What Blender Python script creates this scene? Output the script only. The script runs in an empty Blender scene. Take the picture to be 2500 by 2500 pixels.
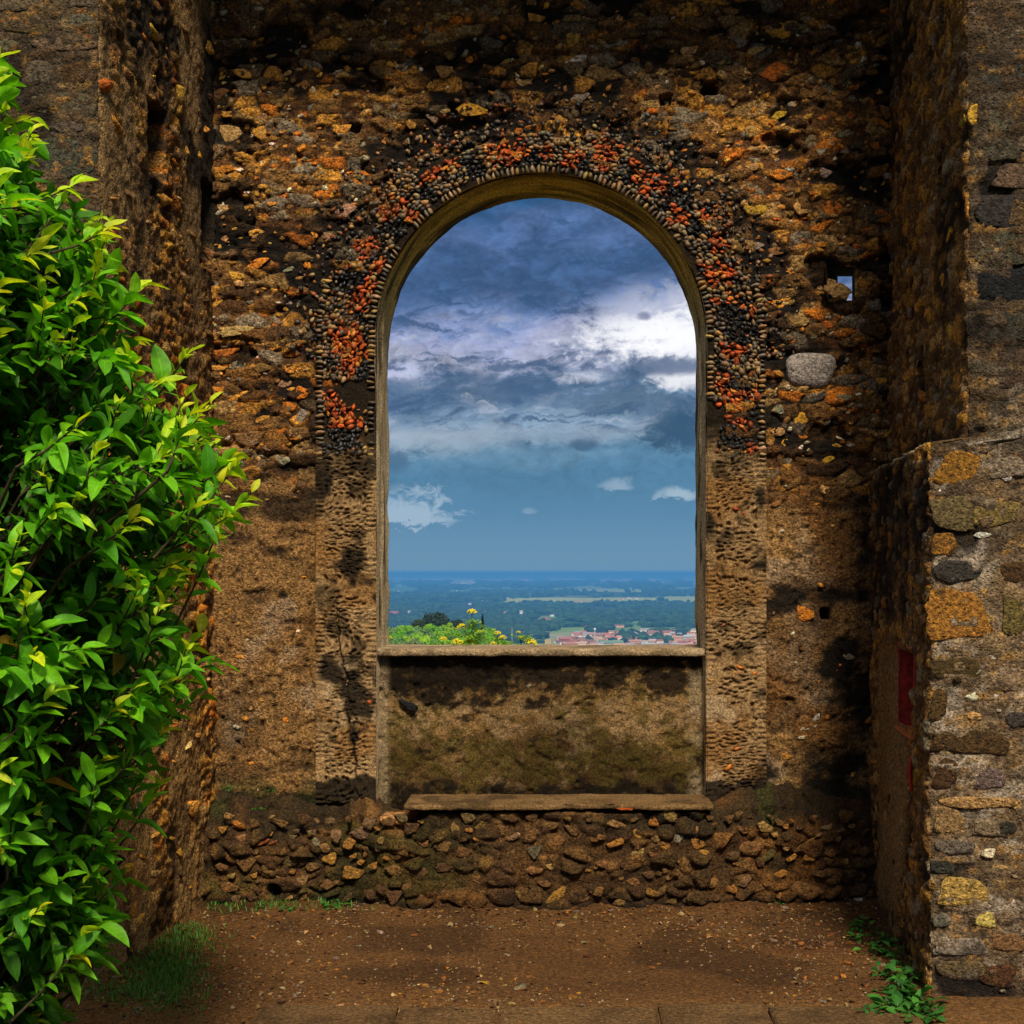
import bpy, bmesh, math, random
import numpy as np
from mathutils import Vector, Matrix, Quaternion

random.seed(7); rng = np.random.default_rng(11)
scene = bpy.context.scene
COL = scene.collection
R = math.radians

# ------------------------------------------------------------------ camera
FPX = 3469.0            # focal length in photo pixels (photo is 2500 wide)
VPX, VPY = 1370.0, 1397.0   # the point straight ahead of the lens; VPY is the horizon
EYE = 1.6
cam_d = bpy.data.cameras.new('camera'); cam = bpy.data.objects.new('camera', cam_d); COL.objects.link(cam)
cam.location = (0, 0, EYE); cam.rotation_euler = (R(90), 0, 0)
cam_d.sensor_width = 36; cam_d.lens = 36 * FPX / 2500
cam_d.shift_x = -(VPX - 1250) / 2500; cam_d.shift_y = (VPY - 1250) / 2500
cam_d.clip_start = 0.05; cam_d.clip_end = 400000
scene.camera = cam

# ------------------------------------------------------------------ world
SKY_STRENGTH = 0.1
EXPO = 0.75
SUN_DIR = Vector((0.13, -0.80, 0.92)).normalized()      # towards the sun
sun_elev = math.asin(SUN_DIR.z); sun_az = math.atan2(SUN_DIR.x, SUN_DIR.y)
world = bpy.data.worlds.new('World'); scene.world = world; world.use_nodes = True
wt = world.node_tree; wt.nodes.clear()

def srgb(r, g, b):
    f = lambda c: (c/255/12.92) if c/255 <= .04045 else ((c/255+.055)/1.055)**2.4
    return (f(r), f(g), f(b))

class NT:
    def __init__(s, tree): s.t = tree
    def n(s, typ, **kw):
        nd = s.t.nodes.new(typ)
        for k, v in kw.items(): setattr(nd, k, v)
        return nd
    def put(s, sock, v):
        if hasattr(v, 'is_output'): s.t.links.new(v, sock)
        elif isinstance(v, (tuple, list)) and len(v) == 3 and sock.type == 'RGBA': sock.default_value = (*v, 1)
        else: sock.default_value = v
    def m(s, op, a, b=0.0, c=0.0, clamp=False):
        nd = s.n('ShaderNodeMath', operation=op, use_clamp=clamp)
        s.put(nd.inputs[0], a); s.put(nd.inputs[1], b); s.put(nd.inputs[2], c)
        return nd.outputs[0]
    def mix(s, f, a, b, mode='MIX'):
        nd = s.n('ShaderNodeMix', data_type='RGBA', blend_type=mode); nd.clamp_factor = True
        s.put(nd.inputs[0], f); s.put(nd.inputs[6], a); s.put(nd.inputs[7], b)
        return nd.outputs[2]
    def xyz(s, x, y, z=0.0):
        nd = s.n('ShaderNodeCombineXYZ')
        s.put(nd.inputs[0], x); s.put(nd.inputs[1], y); s.put(nd.inputs[2], z); return nd.outputs[0]
    def noise(s, vec, scale, detail=4, rough=.55, dist=0.0):
        nd = s.n('ShaderNodeTexNoise')
        if vec is not None: s.put(nd.inputs['Vector'], vec)
        nd.inputs['Scale'].default_value = scale; nd.inputs['Detail'].default_value = detail
        nd.inputs['Roughness'].default_value = rough; nd.inputs['Distortion'].default_value = dist
        return nd.outputs[0]
    def ramp(s, f, stops, mode='LINEAR'):
        nd = s.n('ShaderNodeValToRGB'); cr = nd.color_ramp; cr.interpolation = mode
        while len(cr.elements) < len(stops): cr.elements.new(.5)
        for e, (p, c) in zip(cr.elements, stops):
            e.position = p; e.color = (c, c, c, 1) if isinstance(c, (int, float)) else (*c, 1)
        s.put(nd.inputs[0], f); return nd.outputs[0]
    def smooth(s, v, a, b):
        nd = s.n('ShaderNodeMapRange', interpolation_type='SMOOTHSTEP')
        s.put(nd.inputs[0], v); nd.inputs[1].default_value = a; nd.inputs[2].default_value = b
        return nd.outputs[0]

def build_sky():
    w = NT(wt)
    out = w.n('ShaderNodeOutputWorld'); bg = w.n('ShaderNodeBackground')
    wt.links.new(bg.outputs[0], out.inputs[0]); bg.inputs[1].default_value = SKY_STRENGTH
    nish = w.n('ShaderNodeTexSky', sky_type='NISHITA'); nish.sun_disc = False
    nish.sun_elevation = sun_elev; nish.sun_rotation = sun_az; nish.altitude = 230
    nish.air_density = 1.0; nish.dust_density = 2.0; nish.ozone_density = 2.0
    tc = w.n('ShaderNodeTexCoord'); sp = w.n('ShaderNodeSeparateXYZ')
    wt.links.new(tc.outputs['Generated'], sp.inputs[0])
    x, y, z = sp.outputs
    az = w.m('ARCTAN2', x, y)
    hor = w.m('SQRT', w.m('ADD', w.m('MULTIPLY', x, x), w.m('MULTIPLY', y, y)))
    el = w.m('DIVIDE', z, w.m('MAXIMUM', hor, .02))
    A = w.m('MULTIPLY', az, 34.69); B = w.m('MULTIPLY', el, 34.69)   # 1 unit = about 1.65 degrees
    p = w.xyz(A, B)
    n_lo = w.m('SUBTRACT', w.noise(w.xyz(w.m('MULTIPLY', A, .26), w.m('MULTIPLY', B, .62), 3.1), 1.0, 5, .6, .4), .5)
    n_mid = w.m('SUBTRACT', w.noise(w.xyz(w.m('MULTIPLY', A, .7), w.m('MULTIPLY', B, 1.3), 7.7), 1.0, 5, .64, .7), .5)
    n_hi = w.m('SUBTRACT', w.noise(w.xyz(w.m('MULTIPLY', A, 2.2), w.m('MULTIPLY', B, 2.8), 1.7), 1.0, 5, .64, .8), .5)
    amt = w.smooth(B, .9, 4.2)                    # the air over the horizon is smooth, cloud above
    tilt = w.m('MULTIPLY', w.m('ADD', A, .5), -0.10)
    warp = w.m('ADD', w.m('MULTIPLY', n_lo, 2.9), w.m('MULTIPLY', n_mid, 1.5))
    B2 = w.m('ADD', B, w.m('MULTIPLY', amt, w.m('ADD', warp, tilt)))
    s = [(0, (106,147,178)), (.7, (98,143,176)), (1.5, (82,133,169)), (2.4, (74,125,160)), (3.0, (96,138,168)),
         (3.5, (132,158,182)), (3.9, (112,140,170)), (4.4, (84,112,144)), (4.85, (112,132,164)), (5.3, (168,174,200)),
         (5.9, (150,158,194)), (6.5, (98,124,172)), (7.1, (62,92,136)), (7.8, (60,94,140)), (8.4, (78,108,158)),
         (9.2, (34,82,126)), (10.4, (50,88,130)), (13., (84,112,146))]
    ramp_c = w.ramp(w.m('DIVIDE', B2, 14.0), [(a/14.0, srgb(*c)) for a, c in s])
    # high cloud overhead, the same grey-blue cloud deck going on
    over = w.noise(tc.outputs['Generated'], 3.5, 6, .6, .4)
    over_c = w.ramp(over, [(.30, srgb(150,152,158)), (.55, srgb(205,202,198)), (.75, srgb(240,234,226))])
    col = w.mix(w.smooth(B, 10.5, 20.0), ramp_c, over_c)
    # cloud texture lightening/darkening
    tex = w.m('ADD', 1.0, w.m('MULTIPLY', amt, w.m('ADD', w.m('MULTIPLY', n_mid, 1.35), w.m('MULTIPLY', n_hi, 1.15))))
    col = w.mix(1.0, col, w.xyz(tex, tex, tex), 'MULTIPLY')
    def blob(col, u, v, sx, sy, c, lo=.0, hi=.55, d1=.9, d2=.5, gain=1.0, flat=0.0):
        a0 = (u - 1370)/100; b0 = (1397 - v)/100
        da = w.m('ADD', w.m('SUBTRACT', A, a0), w.m('MULTIPLY', n_mid, d1*sx))
        db = w.m('ADD', w.m('SUBTRACT', B, b0), w.m('ADD', w.m('MULTIPLY', n_mid, d1*sy), w.m('MULTIPLY', n_hi, d2*sy)))
        da = w.m('ADD', da, w.m('MULTIPLY', n_hi, d2*sx))
        if flat:                                   # flat cloud base
            db = w.m('ADD', w.m('MAXIMUM', db, 0.0), w.m('MULTIPLY', w.m('MINIMUM', db, 0.0), flat))
        q = w.m('SUBTRACT', 1.0, w.m('ADD', w.m('POWER', w.m('ABSOLUTE', w.m('DIVIDE', da, sx)), 2.0),
                                     w.m('POWER', w.m('ABSOLUTE', w.m('DIVIDE', db, sy)), 2.0)))
        m = w.m('MULTIPLY', w.smooth(q, lo, hi), gain)
        return w.mix(m, col, c)
    frag = w.noise(w.xyz(w.m('ADD', w.m('MULTIPLY', A, .75), w.m('MULTIPLY', n_hi, .5)), w.m('ADD', w.m('MULTIPLY', B, 2.1), w.m('MULTIPLY', n_hi, .9)), 12.3), 1.0, 6, .62, .9)
    win = w.m('MULTIPLY', w.smooth(B, 2.6, 3.8), w.m('SUBTRACT', 1.0, w.smooth(B, 7.5, 12.0)))
    col = w.mix(w.m('MULTIPLY', w.m('MULTIPLY', w.smooth(frag, .47, .62), win), .78), col, srgb(46, 80, 122))
    col = w.mix(w.m('MULTIPLY', w.m('MULTIPLY', w.m('SUBTRACT', 1.0, w.smooth(frag, .30, .46)), w.m('MULTIPLY', win, w.m('SUBTRACT', 1.0, w.smooth(B, 5.8, 7.0)))), .45), col, srgb(200, 206, 222))
    W = (1.0, 1.0, 1.03)
    col = blob(col, 1690, 800, 2.6, 1.05, srgb(196,200,220), -.6, 1.0, 1.6, 1.0)
    col = blob(col, 1665, 815, 2.1, .60, W, -.7, 1.0, 2.2, 1.9)
    col = blob(col, 1675, 925, 1.0, .26, srgb(236,236,244), -.5, 1.1, 1.9, 2.0)
    col = blob(col, 1420, 922, .8, .16, srgb(205,210,226), -.3, 1.0, 1.5, 1.8, .8)
    col = blob(col, 1250, 950, 3.6, .42, srgb(66,96,132), -.3, 1.0, 1.6, 1.6, .6)
    col = blob(col, 1560, 985, 1.9, .36, srgb(60,92,126), -.3, .9, 1.6, 1.6, .65)
    col = blob(col, 1640, 895, 1.2, .26, srgb(104,120,150), -.3, .8, 1.1, .8, .9)
    col = blob(col, 1050, 1075, 1.5, .38, srgb(168,184,200), -.6, 1.1, 1.5, 1.6, .6)
    col = blob(col, 1300, 1060, 2.6, .28, srgb(160,178,196), -.6, 1.1, 1.6, 1.8, .5)
    col = blob(col, 1670, 1050, 1.2, .55, srgb(46,84,116), -.3, .8, 1.2, 1.8, .95)
    col = blob(col, 1425, 1085, .42, .18, srgb(58,92,124), -.2, .9, .9, .9, .8)
    col = blob(col, 965, 1125, .5, .35, srgb(62,98,132), -.3, 1.0, .9, .9, .7)
    col = blob(col, 1575, 772, .2, .13, srgb(96,110,150), -.3, 1.0, .9, .9, .8)
    col = blob(col, 1005, 1268, 1.35, .78, srgb(158,184,206), -.2, .9, 1.3, 1.9, .9, 5.0)
    col = blob(col, 1290, 1252, .22, .14, srgb(132,164,192), -.2, 1.0, .7, .9, .6, 3.0)
    col = blob(col, 1505, 1192, .42, .26, srgb(150,176,198), -.3, 1.0, 1.3, 1.6, .75, 3.0)
    col = blob(col, 1650, 1216, .62, .30, srgb(164,188,206), -.2, .9, 1.2, 1.6, .85, 3.0)
    # clear-sky light seeping between: a little of the clear sky stays in the mix
    k = 2**(-EXPO) / SKY_STRENGTH
    col = w.mix(1.0, col, (k, k, k), 'MULTIPLY')
    hs = w.n('ShaderNodeHueSaturation'); hs.inputs['Saturation'].default_value = .97; w.put(hs.inputs['Color'], col); col = hs.outputs[0]
    nd = w.mix(.985, nish.outputs[0], col)
    wt.links.new(nd, bg.inputs[0])
build_sky()

sun_d = bpy.data.lights.new('sun', 'SUN'); sun = bpy.data.objects.new('sun', sun_d); COL.objects.link(sun)
sun_d.energy = 3.0; sun_d.angle = R(11); sun_d.color = (1.0, .88, .68)
sun.rotation_euler = (-SUN_DIR).to_track_quat('-Z', 'Y').to_euler(); sun.location = (0, 0, 20)

vs = scene.view_settings
scene.display_settings.display_device = 'sRGB'
vs.view_transform = 'Standard'; vs.look = 'None'; vs.exposure = EXPO; vs.gamma = 1.0; vs.use_curve_mapping = False
scene.render.engine = 'CYCLES'
scene.cycles.max_bounces = 5; scene.cycles.diffuse_bounces = 3; scene.cycles.glossy_bounces = 2; scene.cycles.transmission_bounces = 4
scene.render.resolution_x = scene.render.resolution_y = 1024

# ------------------------------------------------------------------ helpers
def P(u, v, Y): return ((u-VPX)/FPX*Y, Y, EYE - (v-VPY)/FPX*Y)
YB = 7.0                                     # face of the arched wall
def XB(u, Y=YB): return (u-VPX)/FPX*Y
def ZB(v, Y=YB): return EYE - (v-VPY)/FPX*Y

def hsh(ix, iy, seed):
    h = (ix.astype(np.int64)*374761393 + iy.astype(np.int64)*668265263 + int(seed)*2147483647) & 0xFFFFFFFF
    h = ((h ^ (h >> 13)) * 1274126177) & 0xFFFFFFFF
    h = ((h ^ (h >> 16)) * 2246822519) & 0xFFFFFFFF
    return ((h ^ (h >> 15)) & 0xFFFFFF) / float(0x1000000)
def vn(x, y, seed=0):
    x0 = np.floor(x); y0 = np.floor(y); fx = x-x0; fy = y-y0
    fx = fx*fx*(3-2*fx); fy = fy*fy*(3-2*fy)
    a = hsh(x0, y0, seed); b = hsh(x0+1, y0, seed); c = hsh(x0, y0+1, seed); d = hsh(x0+1, y0+1, seed)
    return (a*(1-fx)+b*fx)*(1-fy) + (c*(1-fx)+d*fx)*fy
def fbm(x, y, seed=0, o=4, g=.5):
    s = 0; a = 1; t = 0
    for i in range(o):
        s = s + a*vn(x*2**i + 17.3*i, y*2**i - 9.1*i, seed+i*31); t += a; a *= g
    return s/t
def voro(x, y, seed=0, jit=.85):
    ix = np.floor(x); iy = np.floor(y)
    f1 = np.full(x.shape, 9.); f2 = np.full(x.shape, 9.); hid = np.zeros(x.shape); hid2 = np.zeros(x.shape)
    for dx in (-1, 0, 1):
        for dy in (-1, 0, 1):
            cx = ix+dx; cy = iy+dy
            px = cx+.5+(hsh(cx, cy, seed)-.5)*jit; py = cy+.5+(hsh(cx, cy, seed+5)-.5)*jit
            d = np.hypot(px-x, py-y); h = hsh(cx, cy, seed+9); h2 = hsh(cx, cy, seed+14)
            new = d < f1
            f2 = np.where(new, f1, np.minimum(f2, d)); hid = np.where(new, h, hid); hid2 = np.where(new, h2, hid2)
            f1 = np.where(new, d, f1)
    return f1, f2, hid, hid2
def sst(x, a, b):
    t = np.clip((x-a)/(b-a), 0, 1); return t*t*(3-2*t)
def lerp(a, b, t):
    t = np.asarray(t)
    if np.ndim(a) == 1 or np.ndim(b) == 1 or (np.ndim(a) > t.ndim): t = t[..., None]
    return np.asarray(a)*(1-t) + np.asarray(b)*t
def pick(h, pal):
    pal = np.array(pal); i = np.minimum((h*len(pal)).astype(int), len(pal)-1); return pal[i]

def mesh_np(name, V, F, cols=None, smooth=True, uv=None):
    V = np.asarray(V, dtype=np.float32).reshape(-1, 3); F = np.asarray(F, dtype=np.int32)
    me = bpy.data.meshes.new(name); k = F.shape[1]
    me.vertices.add(len(V)); me.vertices.foreach_set('co', V.ravel())
    me.loops.add(F.size); me.loops.foreach_set('vertex_index', F.ravel())
    me.polygons.add(len(F)); me.polygons.foreach_set('loop_start', np.arange(0, F.size, k, dtype=np.int32))
    me.polygons.foreach_set('use_smooth', np.full(len(F), smooth))
    me.update(calc_edges=True)
    if cols is not None:
        at = me.color_attributes.new('Col', 'FLOAT_COLOR', 'POINT')
        c4 = np.ones((len(V), 4), dtype=np.float32); c4[:, :3] = np.asarray(cols).reshape(-1, 3)
        at.data.foreach_set('color', c4.ravel())
    if uv is not None:
        l = me.uv_layers.new(name='UVMap'); l.data.foreach_set('uv', np.asarray(uv, dtype=np.float32)[F.ravel()].ravel())
    return me
def grid_mesh(name, Pt, cols=None, mask=None, flip=False, smooth=True):
    nz, nx = Pt.shape[:2]
    i = np.arange(nz*nx).reshape(nz, nx)
    F = np.stack([i[:-1, :-1], i[:-1, 1:], i[1:, 1:], i[1:, :-1]], -1)
    if flip: F = F[..., ::-1]
    F = F[mask] if mask is not None else F.reshape(-1, 4)
    V = Pt.reshape(-1, 3); C = cols.reshape(-1, 3) if cols is not None else None
    used = np.unique(F); re = np.zeros(len(V), dtype=np.int32); re[used] = np.arange(len(used))
    return mesh_np(name, V[used], re[F], None if C is None else np.clip(C[used], 0, 1), smooth)
def obj(name, me, mat=None, parent=None, loc=(0, 0, 0)):
    o = bpy.data.objects.new(name, me); COL.objects.link(o); o.location = loc
    if mat is not None and me is not None and not me.materials: me.materials.append(mat)
    if parent is not None: o.parent = parent
    return o
def empty(name, loc=(0, 0, 0)):
    o = bpy.data.objects.new(name, None); COL.objects.link(o); o.location = loc; o.empty_display_size = .1; return o
def tag(o, label=None, cat=None, group=None, kind=None):
    if label: o['label'] = label
    if cat: o['category'] = cat
    if group: o['group'] = group
    if kind: o['kind'] = kind
    return o
def piece(name, me, loc, rot, scale, color, parent):
    o = bpy.data.objects.new(name, me); COL.objects.link(o); o.parent = parent
    o.location = loc; o.scale = scale; o.color = (*color, 1)
    if isinstance(rot, Matrix): o.rotation_euler = rot.to_euler()
    else: o.rotation_euler = rot
    return o
class Bag:           # many pieces joined into one mesh, colour per vertex
    def __init__(s): s.V = []; s.F = []; s.C = []; s.U = []; s.n = 0
    def add(s, V, F, c, uv=None):
        V = np.asarray(V); s.V.append(V); s.F.append(np.asarray(F)+s.n); s.n += len(V)
        c = np.asarray(c); s.C.append(np.tile(c, (len(V), 1)) if c.ndim == 1 else c)
        if uv is not None: s.U.append(uv)
    def mesh(s, name, smooth=True):
        return mesh_np(name, np.concatenate(s.V), np.concatenate(s.F), np.concatenate(s.C), smooth, np.concatenate(s.U) if s.U else None)
def mesh_arrays(me):
    V = np.empty(len(me.vertices)*3, dtype=np.float32); me.vertices.foreach_get('co', V)
    F = np.array([tuple(p.vertices) for p in me.polygons]); return V.reshape(-1, 3).astype(float), F
def tube(pts, rad, sides=6):
    pts = [Vector(p) for p in pts]; V = []; F = []
    if not hasattr(rad, '__len__'): rad = [rad]*len(pts)
    for i, p in enumerate(pts):
        d = (pts[min(i+1, len(pts)-1)] - pts[max(i-1, 0)]).normalized()
        a = d.orthogonal().normalized(); b = d.cross(a)
        for k in range(sides):
            t = 2*math.pi*k/sides; V.append(p + (a*math.cos(t)+b*math.sin(t))*rad[i])
    for i in range(len(pts)-1):
        for k in range(sides):
            F.append((i*sides+k, i*sides+(k+1) % sides, (i+1)*sides+(k+1) % sides, (i+1)*sides+k))
    return np.array([tuple(v) for v in V]), np.array(F)

# ------------------------------------------------------------------ materials
def stone_mat(name, src='object', lo=.35, hi=1.5, fine=70, bump=.55, dist=.012, rough=.92, pit=.5, spec=.25, patch=.35, patch_col=(.03, .022, .014), sat=1.5, gain=2.0):
    m = bpy.data.materials.new(name); m.use_nodes = True; t = NT(m.node_tree); m.node_tree.nodes.clear()
    out = t.n('ShaderNodeOutputMaterial'); b = t.n('ShaderNodeBsdfPrincipled'); m.node_tree.links.new(b.outputs[0], out.inputs[0])
    geo = t.n('ShaderNodeNewGeometry').outputs['Position']
    if src == 'object': c = t.n('ShaderNodeObjectInfo').outputs['Color']
    elif src == 'attr': c = t.n('ShaderNodeAttribute', attribute_name='Col').outputs['Color']
    else: c = src
    n1 = t.noise(geo, fine, 4, .68)
    n2 = t.noise(geo, fine*.16, 3, .6)
    n3 = t.noise(geo, fine*3.2, 2, .6)
    g = t.ramp(n1, [(.28, lo), (.5, .92), (.72, hi)])
    c1 = t.mix(1.0, c, g, 'MULTIPLY')
    g3 = t.ramp(n3, [(.3, .55), (.62, 1.15), (.8, 1.7)])
    c1 = t.mix(.75, c1, t.mix(1.0, c1, g3, 'MULTIPLY'))
    pm = t.m('MULTIPLY', t.smooth(n2, .56, .72), patch)
    c1 = t.mix(pm, c1, patch_col)
    gm = t.n('ShaderNodeGamma'); t.put(gm.inputs[0], c1); gm.inputs[1].default_value = sat
    c1 = t.mix(1.0, gm.outputs[0], (gain, gain, gain), 'MULTIPLY')
    t.put(b.inputs['Base Color'], c1); b.inputs['Roughness'].default_value = rough
    b.inputs['Specular IOR Level'].default_value = spec
    vo = t.n('ShaderNodeTexVoronoi'); vo.inputs['Scale'].default_value = fine*.9; t.put(vo.inputs['Vector'], geo)
    h = t.m('ADD', t.m('MULTIPLY', n1, 1.0), t.m('ADD', t.m('MULTIPLY', n3, .35), t.m('MULTIPLY', t.smooth(vo.outputs['Distance'], .0, .45), pit)))
    bp = t.n('ShaderNodeBump'); bp.inputs['Strength'].default_value = bump; bp.inputs['Distance'].default_value = dist
    t.put(bp.inputs['Height'], h); t.put(b.inputs['Normal'], bp.outputs[0])
    return m
M_face = stone_mat('rubble_masonry', 'attr', .25, 1.75, 75, .8, .014, .93, .6)
M_plast = stone_mat('old_plaster', 'attr', .4, 1.45, 95, .7, .010, .94, .5, .2, .25)
M_stone = stone_mat('wall_stone', 'object', .35, 1.5, 60, .75, .014, .9, .6, .3, .3)
M_block = stone_mat('tuff_block', 'object', .25, 1.6, 60, .9, .016, .93, .45, .25, .5)
M_peb = stone_mat('smooth_pebble', 'object', .7, 1.2, 90, .25, .004, .55, .2, .45, .12)
M_peb_s = stone_mat('smooth_pebble_many', 'attr', .7, 1.2, 90, .25, .004, .55, .2, .45, .12)
M_shard = stone_mat('terracotta_shard', 'object', .6, 1.25, 110, .35, .005, .8, .3, .3, .2)
M_gravel = stone_mat('gravel', 'attr', .6, 1.3, 120, .4, .004, .85, gain=1.3)
M_dirt = stone_mat('dirt', 'attr', .5, 1.5, 60, .8, .012, .95, .5, .2, .25, (.045, .024, .010))

def simple_mat(name, src, rough=.8, nscale=None, lo=.7, hi=1.25, spec=.3, bump=0):
    m = bpy.data.materials.new(name); m.use_nodes = True; t = NT(m.node_tree); m.node_tree.nodes.clear()
    out = t.n('ShaderNodeOutputMaterial'); b = t.n('ShaderNodeBsdfPrincipled'); m.node_tree.links.new(b.outputs[0], out.inputs[0])
    if src == 'object': c = t.n('ShaderNodeObjectInfo').outputs['Color']
    elif src == 'attr': c = t.n('ShaderNodeAttribute', attribute_name='Col').outputs['Color']
    else: c = src
    if nscale:
        n = t.noise(t.n('ShaderNodeNewGeometry').outputs['Position'], nscale, 5, .6)
        c = t.mix(1.0, c, t.ramp(n, [(.3, lo), (.7, hi)]), 'MULTIPLY')
        if bump:
            bp = t.n('ShaderNodeBump'); bp.inputs['Strength'].default_value = .6; bp.inputs['Distance'].default_value = bump
            t.put(bp.inputs['Height'], n); t.put(b.inputs['Normal'], bp.outputs[0])
    t.put(b.inputs['Base Color'], c); b.inputs['Roughness'].default_value = rough; b.inputs['Specular IOR Level'].default_value = spec
    return m
def leaf_mat(name, src, trans=.42, rough=.5, veins=True):
    m = bpy.data.materials.new(name); m.use_nodes = True; t = NT(m.node_tree); m.node_tree.nodes.clear()
    out = t.n('ShaderNodeOutputMaterial'); b = t.n('ShaderNodeBsdfPrincipled'); tr = t.n('ShaderNodeBsdfTranslucent'); mx = t.n('ShaderNodeMixShader')
    c = t.n('ShaderNodeObjectInfo').outputs['Color'] if src == 'object' else t.n('ShaderNodeAttribute', attribute_name='Col').outputs['Color']
    n = t.noise(t.n('ShaderNodeNewGeometry').outputs['Position'], 45, 4, .6)
    c = t.mix(1.0, c, t.ramp(n, [(.3, .72), (.7, 1.2)]), 'MULTIPLY')
    if veins:
        uv = t.n('ShaderNodeUVMap'); sp = t.n('ShaderNodeSeparateXYZ'); t.put(sp.inputs[0], uv.outputs[0])
        au = t.m('ABSOLUTE', sp.outputs[0])
        mid = t.m('SUBTRACT', 1.0, t.smooth(au, .03, .10))
        side = t.smooth(t.m('ABSOLUTE', t.m('SUBTRACT', t.m('FRACT', t.m('SUBTRACT', t.m('MULTIPLY', sp.outputs[1], 8.0), t.m('MULTIPLY', au, 1.6))), .5)), .40, .5)
        vm = t.m('MAXIMUM', t.m('MULTIPLY', mid, .5), t.m('MULTIPLY', side, .28))
        c = t.mix(vm, c, t.mix(1.0, c, (1.9, 1.7, 1.7), 'MULTIPLY'))
        bp = t.n('ShaderNodeBump'); bp.inputs['Strength'].default_value = .35; bp.inputs['Distance'].default_value = .002; bp.invert = True
        t.put(bp.inputs['Height'], vm); t.put(b.inputs['Normal'], bp.outputs[0])
    t.put(b.inputs['Base Color'], c); b.inputs['Roughness'].default_value = rough; b.inputs['Specular IOR Level'].default_value = .28
    t.put(tr.inputs['Color'], t.mix(1.0, c, (1.25, 1.25, .6), 'MULTIPLY'))
    mx.inputs[0].default_value = trans
    L = m.node_tree.links; L.new(b.outputs[0], mx.inputs[1]); L.new(tr.outputs[0], mx.inputs[2]); L.new(mx.outputs[0], out.inputs[0])
    return m
M_leaf_o = leaf_mat('shrub_leaf', 'object'); M_leaf_a = leaf_mat('shrub_leaf_many', 'attr')
M_weed = leaf_mat('weed_leaf', 'attr', .3, .55, False)
M_bark = simple_mat('bark', (.055, .038, .022), .9, 60, .5, 1.4, .2, .004)
M_tree_o = leaf_mat('tree_foliage', 'object', .2, .7, False)
M_red = simple_mat('red_paint', (.30, .016, .008), .5, 35, .35, 1.5, .4, .003)
M_redback = simple_mat('shaded_red_paint', (.05, .006, .004), .7, 30, .4, 1.5)  # red of the recess back darkened, shade painted in for depth
M_redwood = simple_mat('orange_wood', (.40, .11, .03), .7, 45, .5, 1.4, .3, .003)
M_far_wall = simple_mat('far_wall', 'object', .9)
M_far_roof = simple_mat('far_roof', 'object', .9)
M_window = simple_mat('dark_window', (.03, .035, .045), .3)
M_far_many = simple_mat('far_many', 'attr', .9)
M_yellow = simple_mat('yellow_floret', (.62, .52, .02), .8, 60, .7, 1.2)

# ------------------------------------------------------------------ piece shapes
def ico(sub):
    bm = bmesh.new(); bmesh.ops.create_icosphere(bm, subdivisions=sub, radius=1.0)
    V = np.array([v.co[:] for v in bm.verts]); F = np.array([[v.index for v in f.verts] for f in bm.faces]); bm.free(); return V, F
ICO1, ICO2, ICO3 = ico(1), ico(2), ico(3)
def shape_planes(sub, seed, n=14, flat=.0, k=12, box=0.0, noise=.05, rugged=0.0):
    r = np.random.default_rng(seed); V, F = (ICO1, ICO2, ICO3)[sub-1]
    N = r.normal(size=(n, 3)); N /= np.linalg.norm(N, axis=1)[:, None]; H = r.uniform(.72, 1.0, n)
    if box:
        ax = np.concatenate([np.eye(3), -np.eye(3)]) + r.normal(size=(6, 3))*.19; ax /= np.linalg.norm(ax, axis=1)[:, None]
        N = np.concatenate([N, ax]); H = np.concatenate([H*1.25, np.full(6, box)*r.uniform(.92, 1.06, 6)])
    D = V @ N.T; rad = np.where(D > 1e-3, H[None]/np.maximum(D, 1e-3), 50.)
    rr = -np.log(np.exp(-k*np.minimum(rad, 3)).sum(1))/k
    rr = rr * (1 + noise*(r.normal(size=len(V))))
    W = V*rr[:, None]
    if rugged:
        W = W*(1+rugged*((fbm(V[:, 0]*2.2+V[:, 2]+seed, V[:, 1]*2.2-V[:, 2]*1.4, seed, 4)-.5)*2))[:, None]
    if flat:
        W[:, 1] = np.where(W[:, 1] < 0, -flat*np.tanh(-W[:, 1]/flat), W[:, 1])
    mx = np.abs(W).max(0); return W/mx, F
def tri_mesh(name, VF, mat, smooth=True):
    me = mesh_np(name, VF[0], VF[1], None, smooth); me.materials.append(mat); return me
rub_V = [shape_planes(3, 100+i, 8, k=42, noise=.010, rugged=.15, flat=.42) for i in range(18)]
RUB = [tri_mesh('stone_shape', s, M_stone) for s in rub_V]
BLK_V = [shape_planes(3, 200+i, 9, k=18, box=.84, noise=.014, rugged=.22, flat=.45) for i in range(10)]
BLK = [tri_mesh('block_shape', s, M_block) for s in BLK_V]
peb_V = [shape_planes(2 if i < 6 else 1, 300+i, 9, k=6, noise=.012) for i in range(12)]
PEB = [tri_mesh('pebble_shape', s, M_peb) for s in peb_V]
PEB_DARK = PEB
shd_V = [shape_planes(1, 400+i, 7, k=40, noise=.05) for i in range(8)]
_v = ICO3[0]; _w = _v*((np.abs(_v)**3.6).sum(1)**(-1/3.6))[:, None]
_w = _w*(1+.10*(fbm(_v[:, 0]*2+_v[:, 1]+5, _v[:, 2]*2-_v[:, 1], 41, 4)-.5)*2)[:, None]; _w[:, 0] += .10*_w[:, 2]*_w[:, 0]
GREYST = tri_mesh('grey_stone_shape', (_w/np.abs(_w).max(0), ICO3[1]), M_stone)
SHD = [tri_mesh('shard_shape', s, M_shard, False) for s in shd_V]
BLKST = [tri_mesh('black_shape', shape_planes(1, 450+i, 8, k=30, noise=.03), M_peb, False) for i in range(6)]

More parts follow.
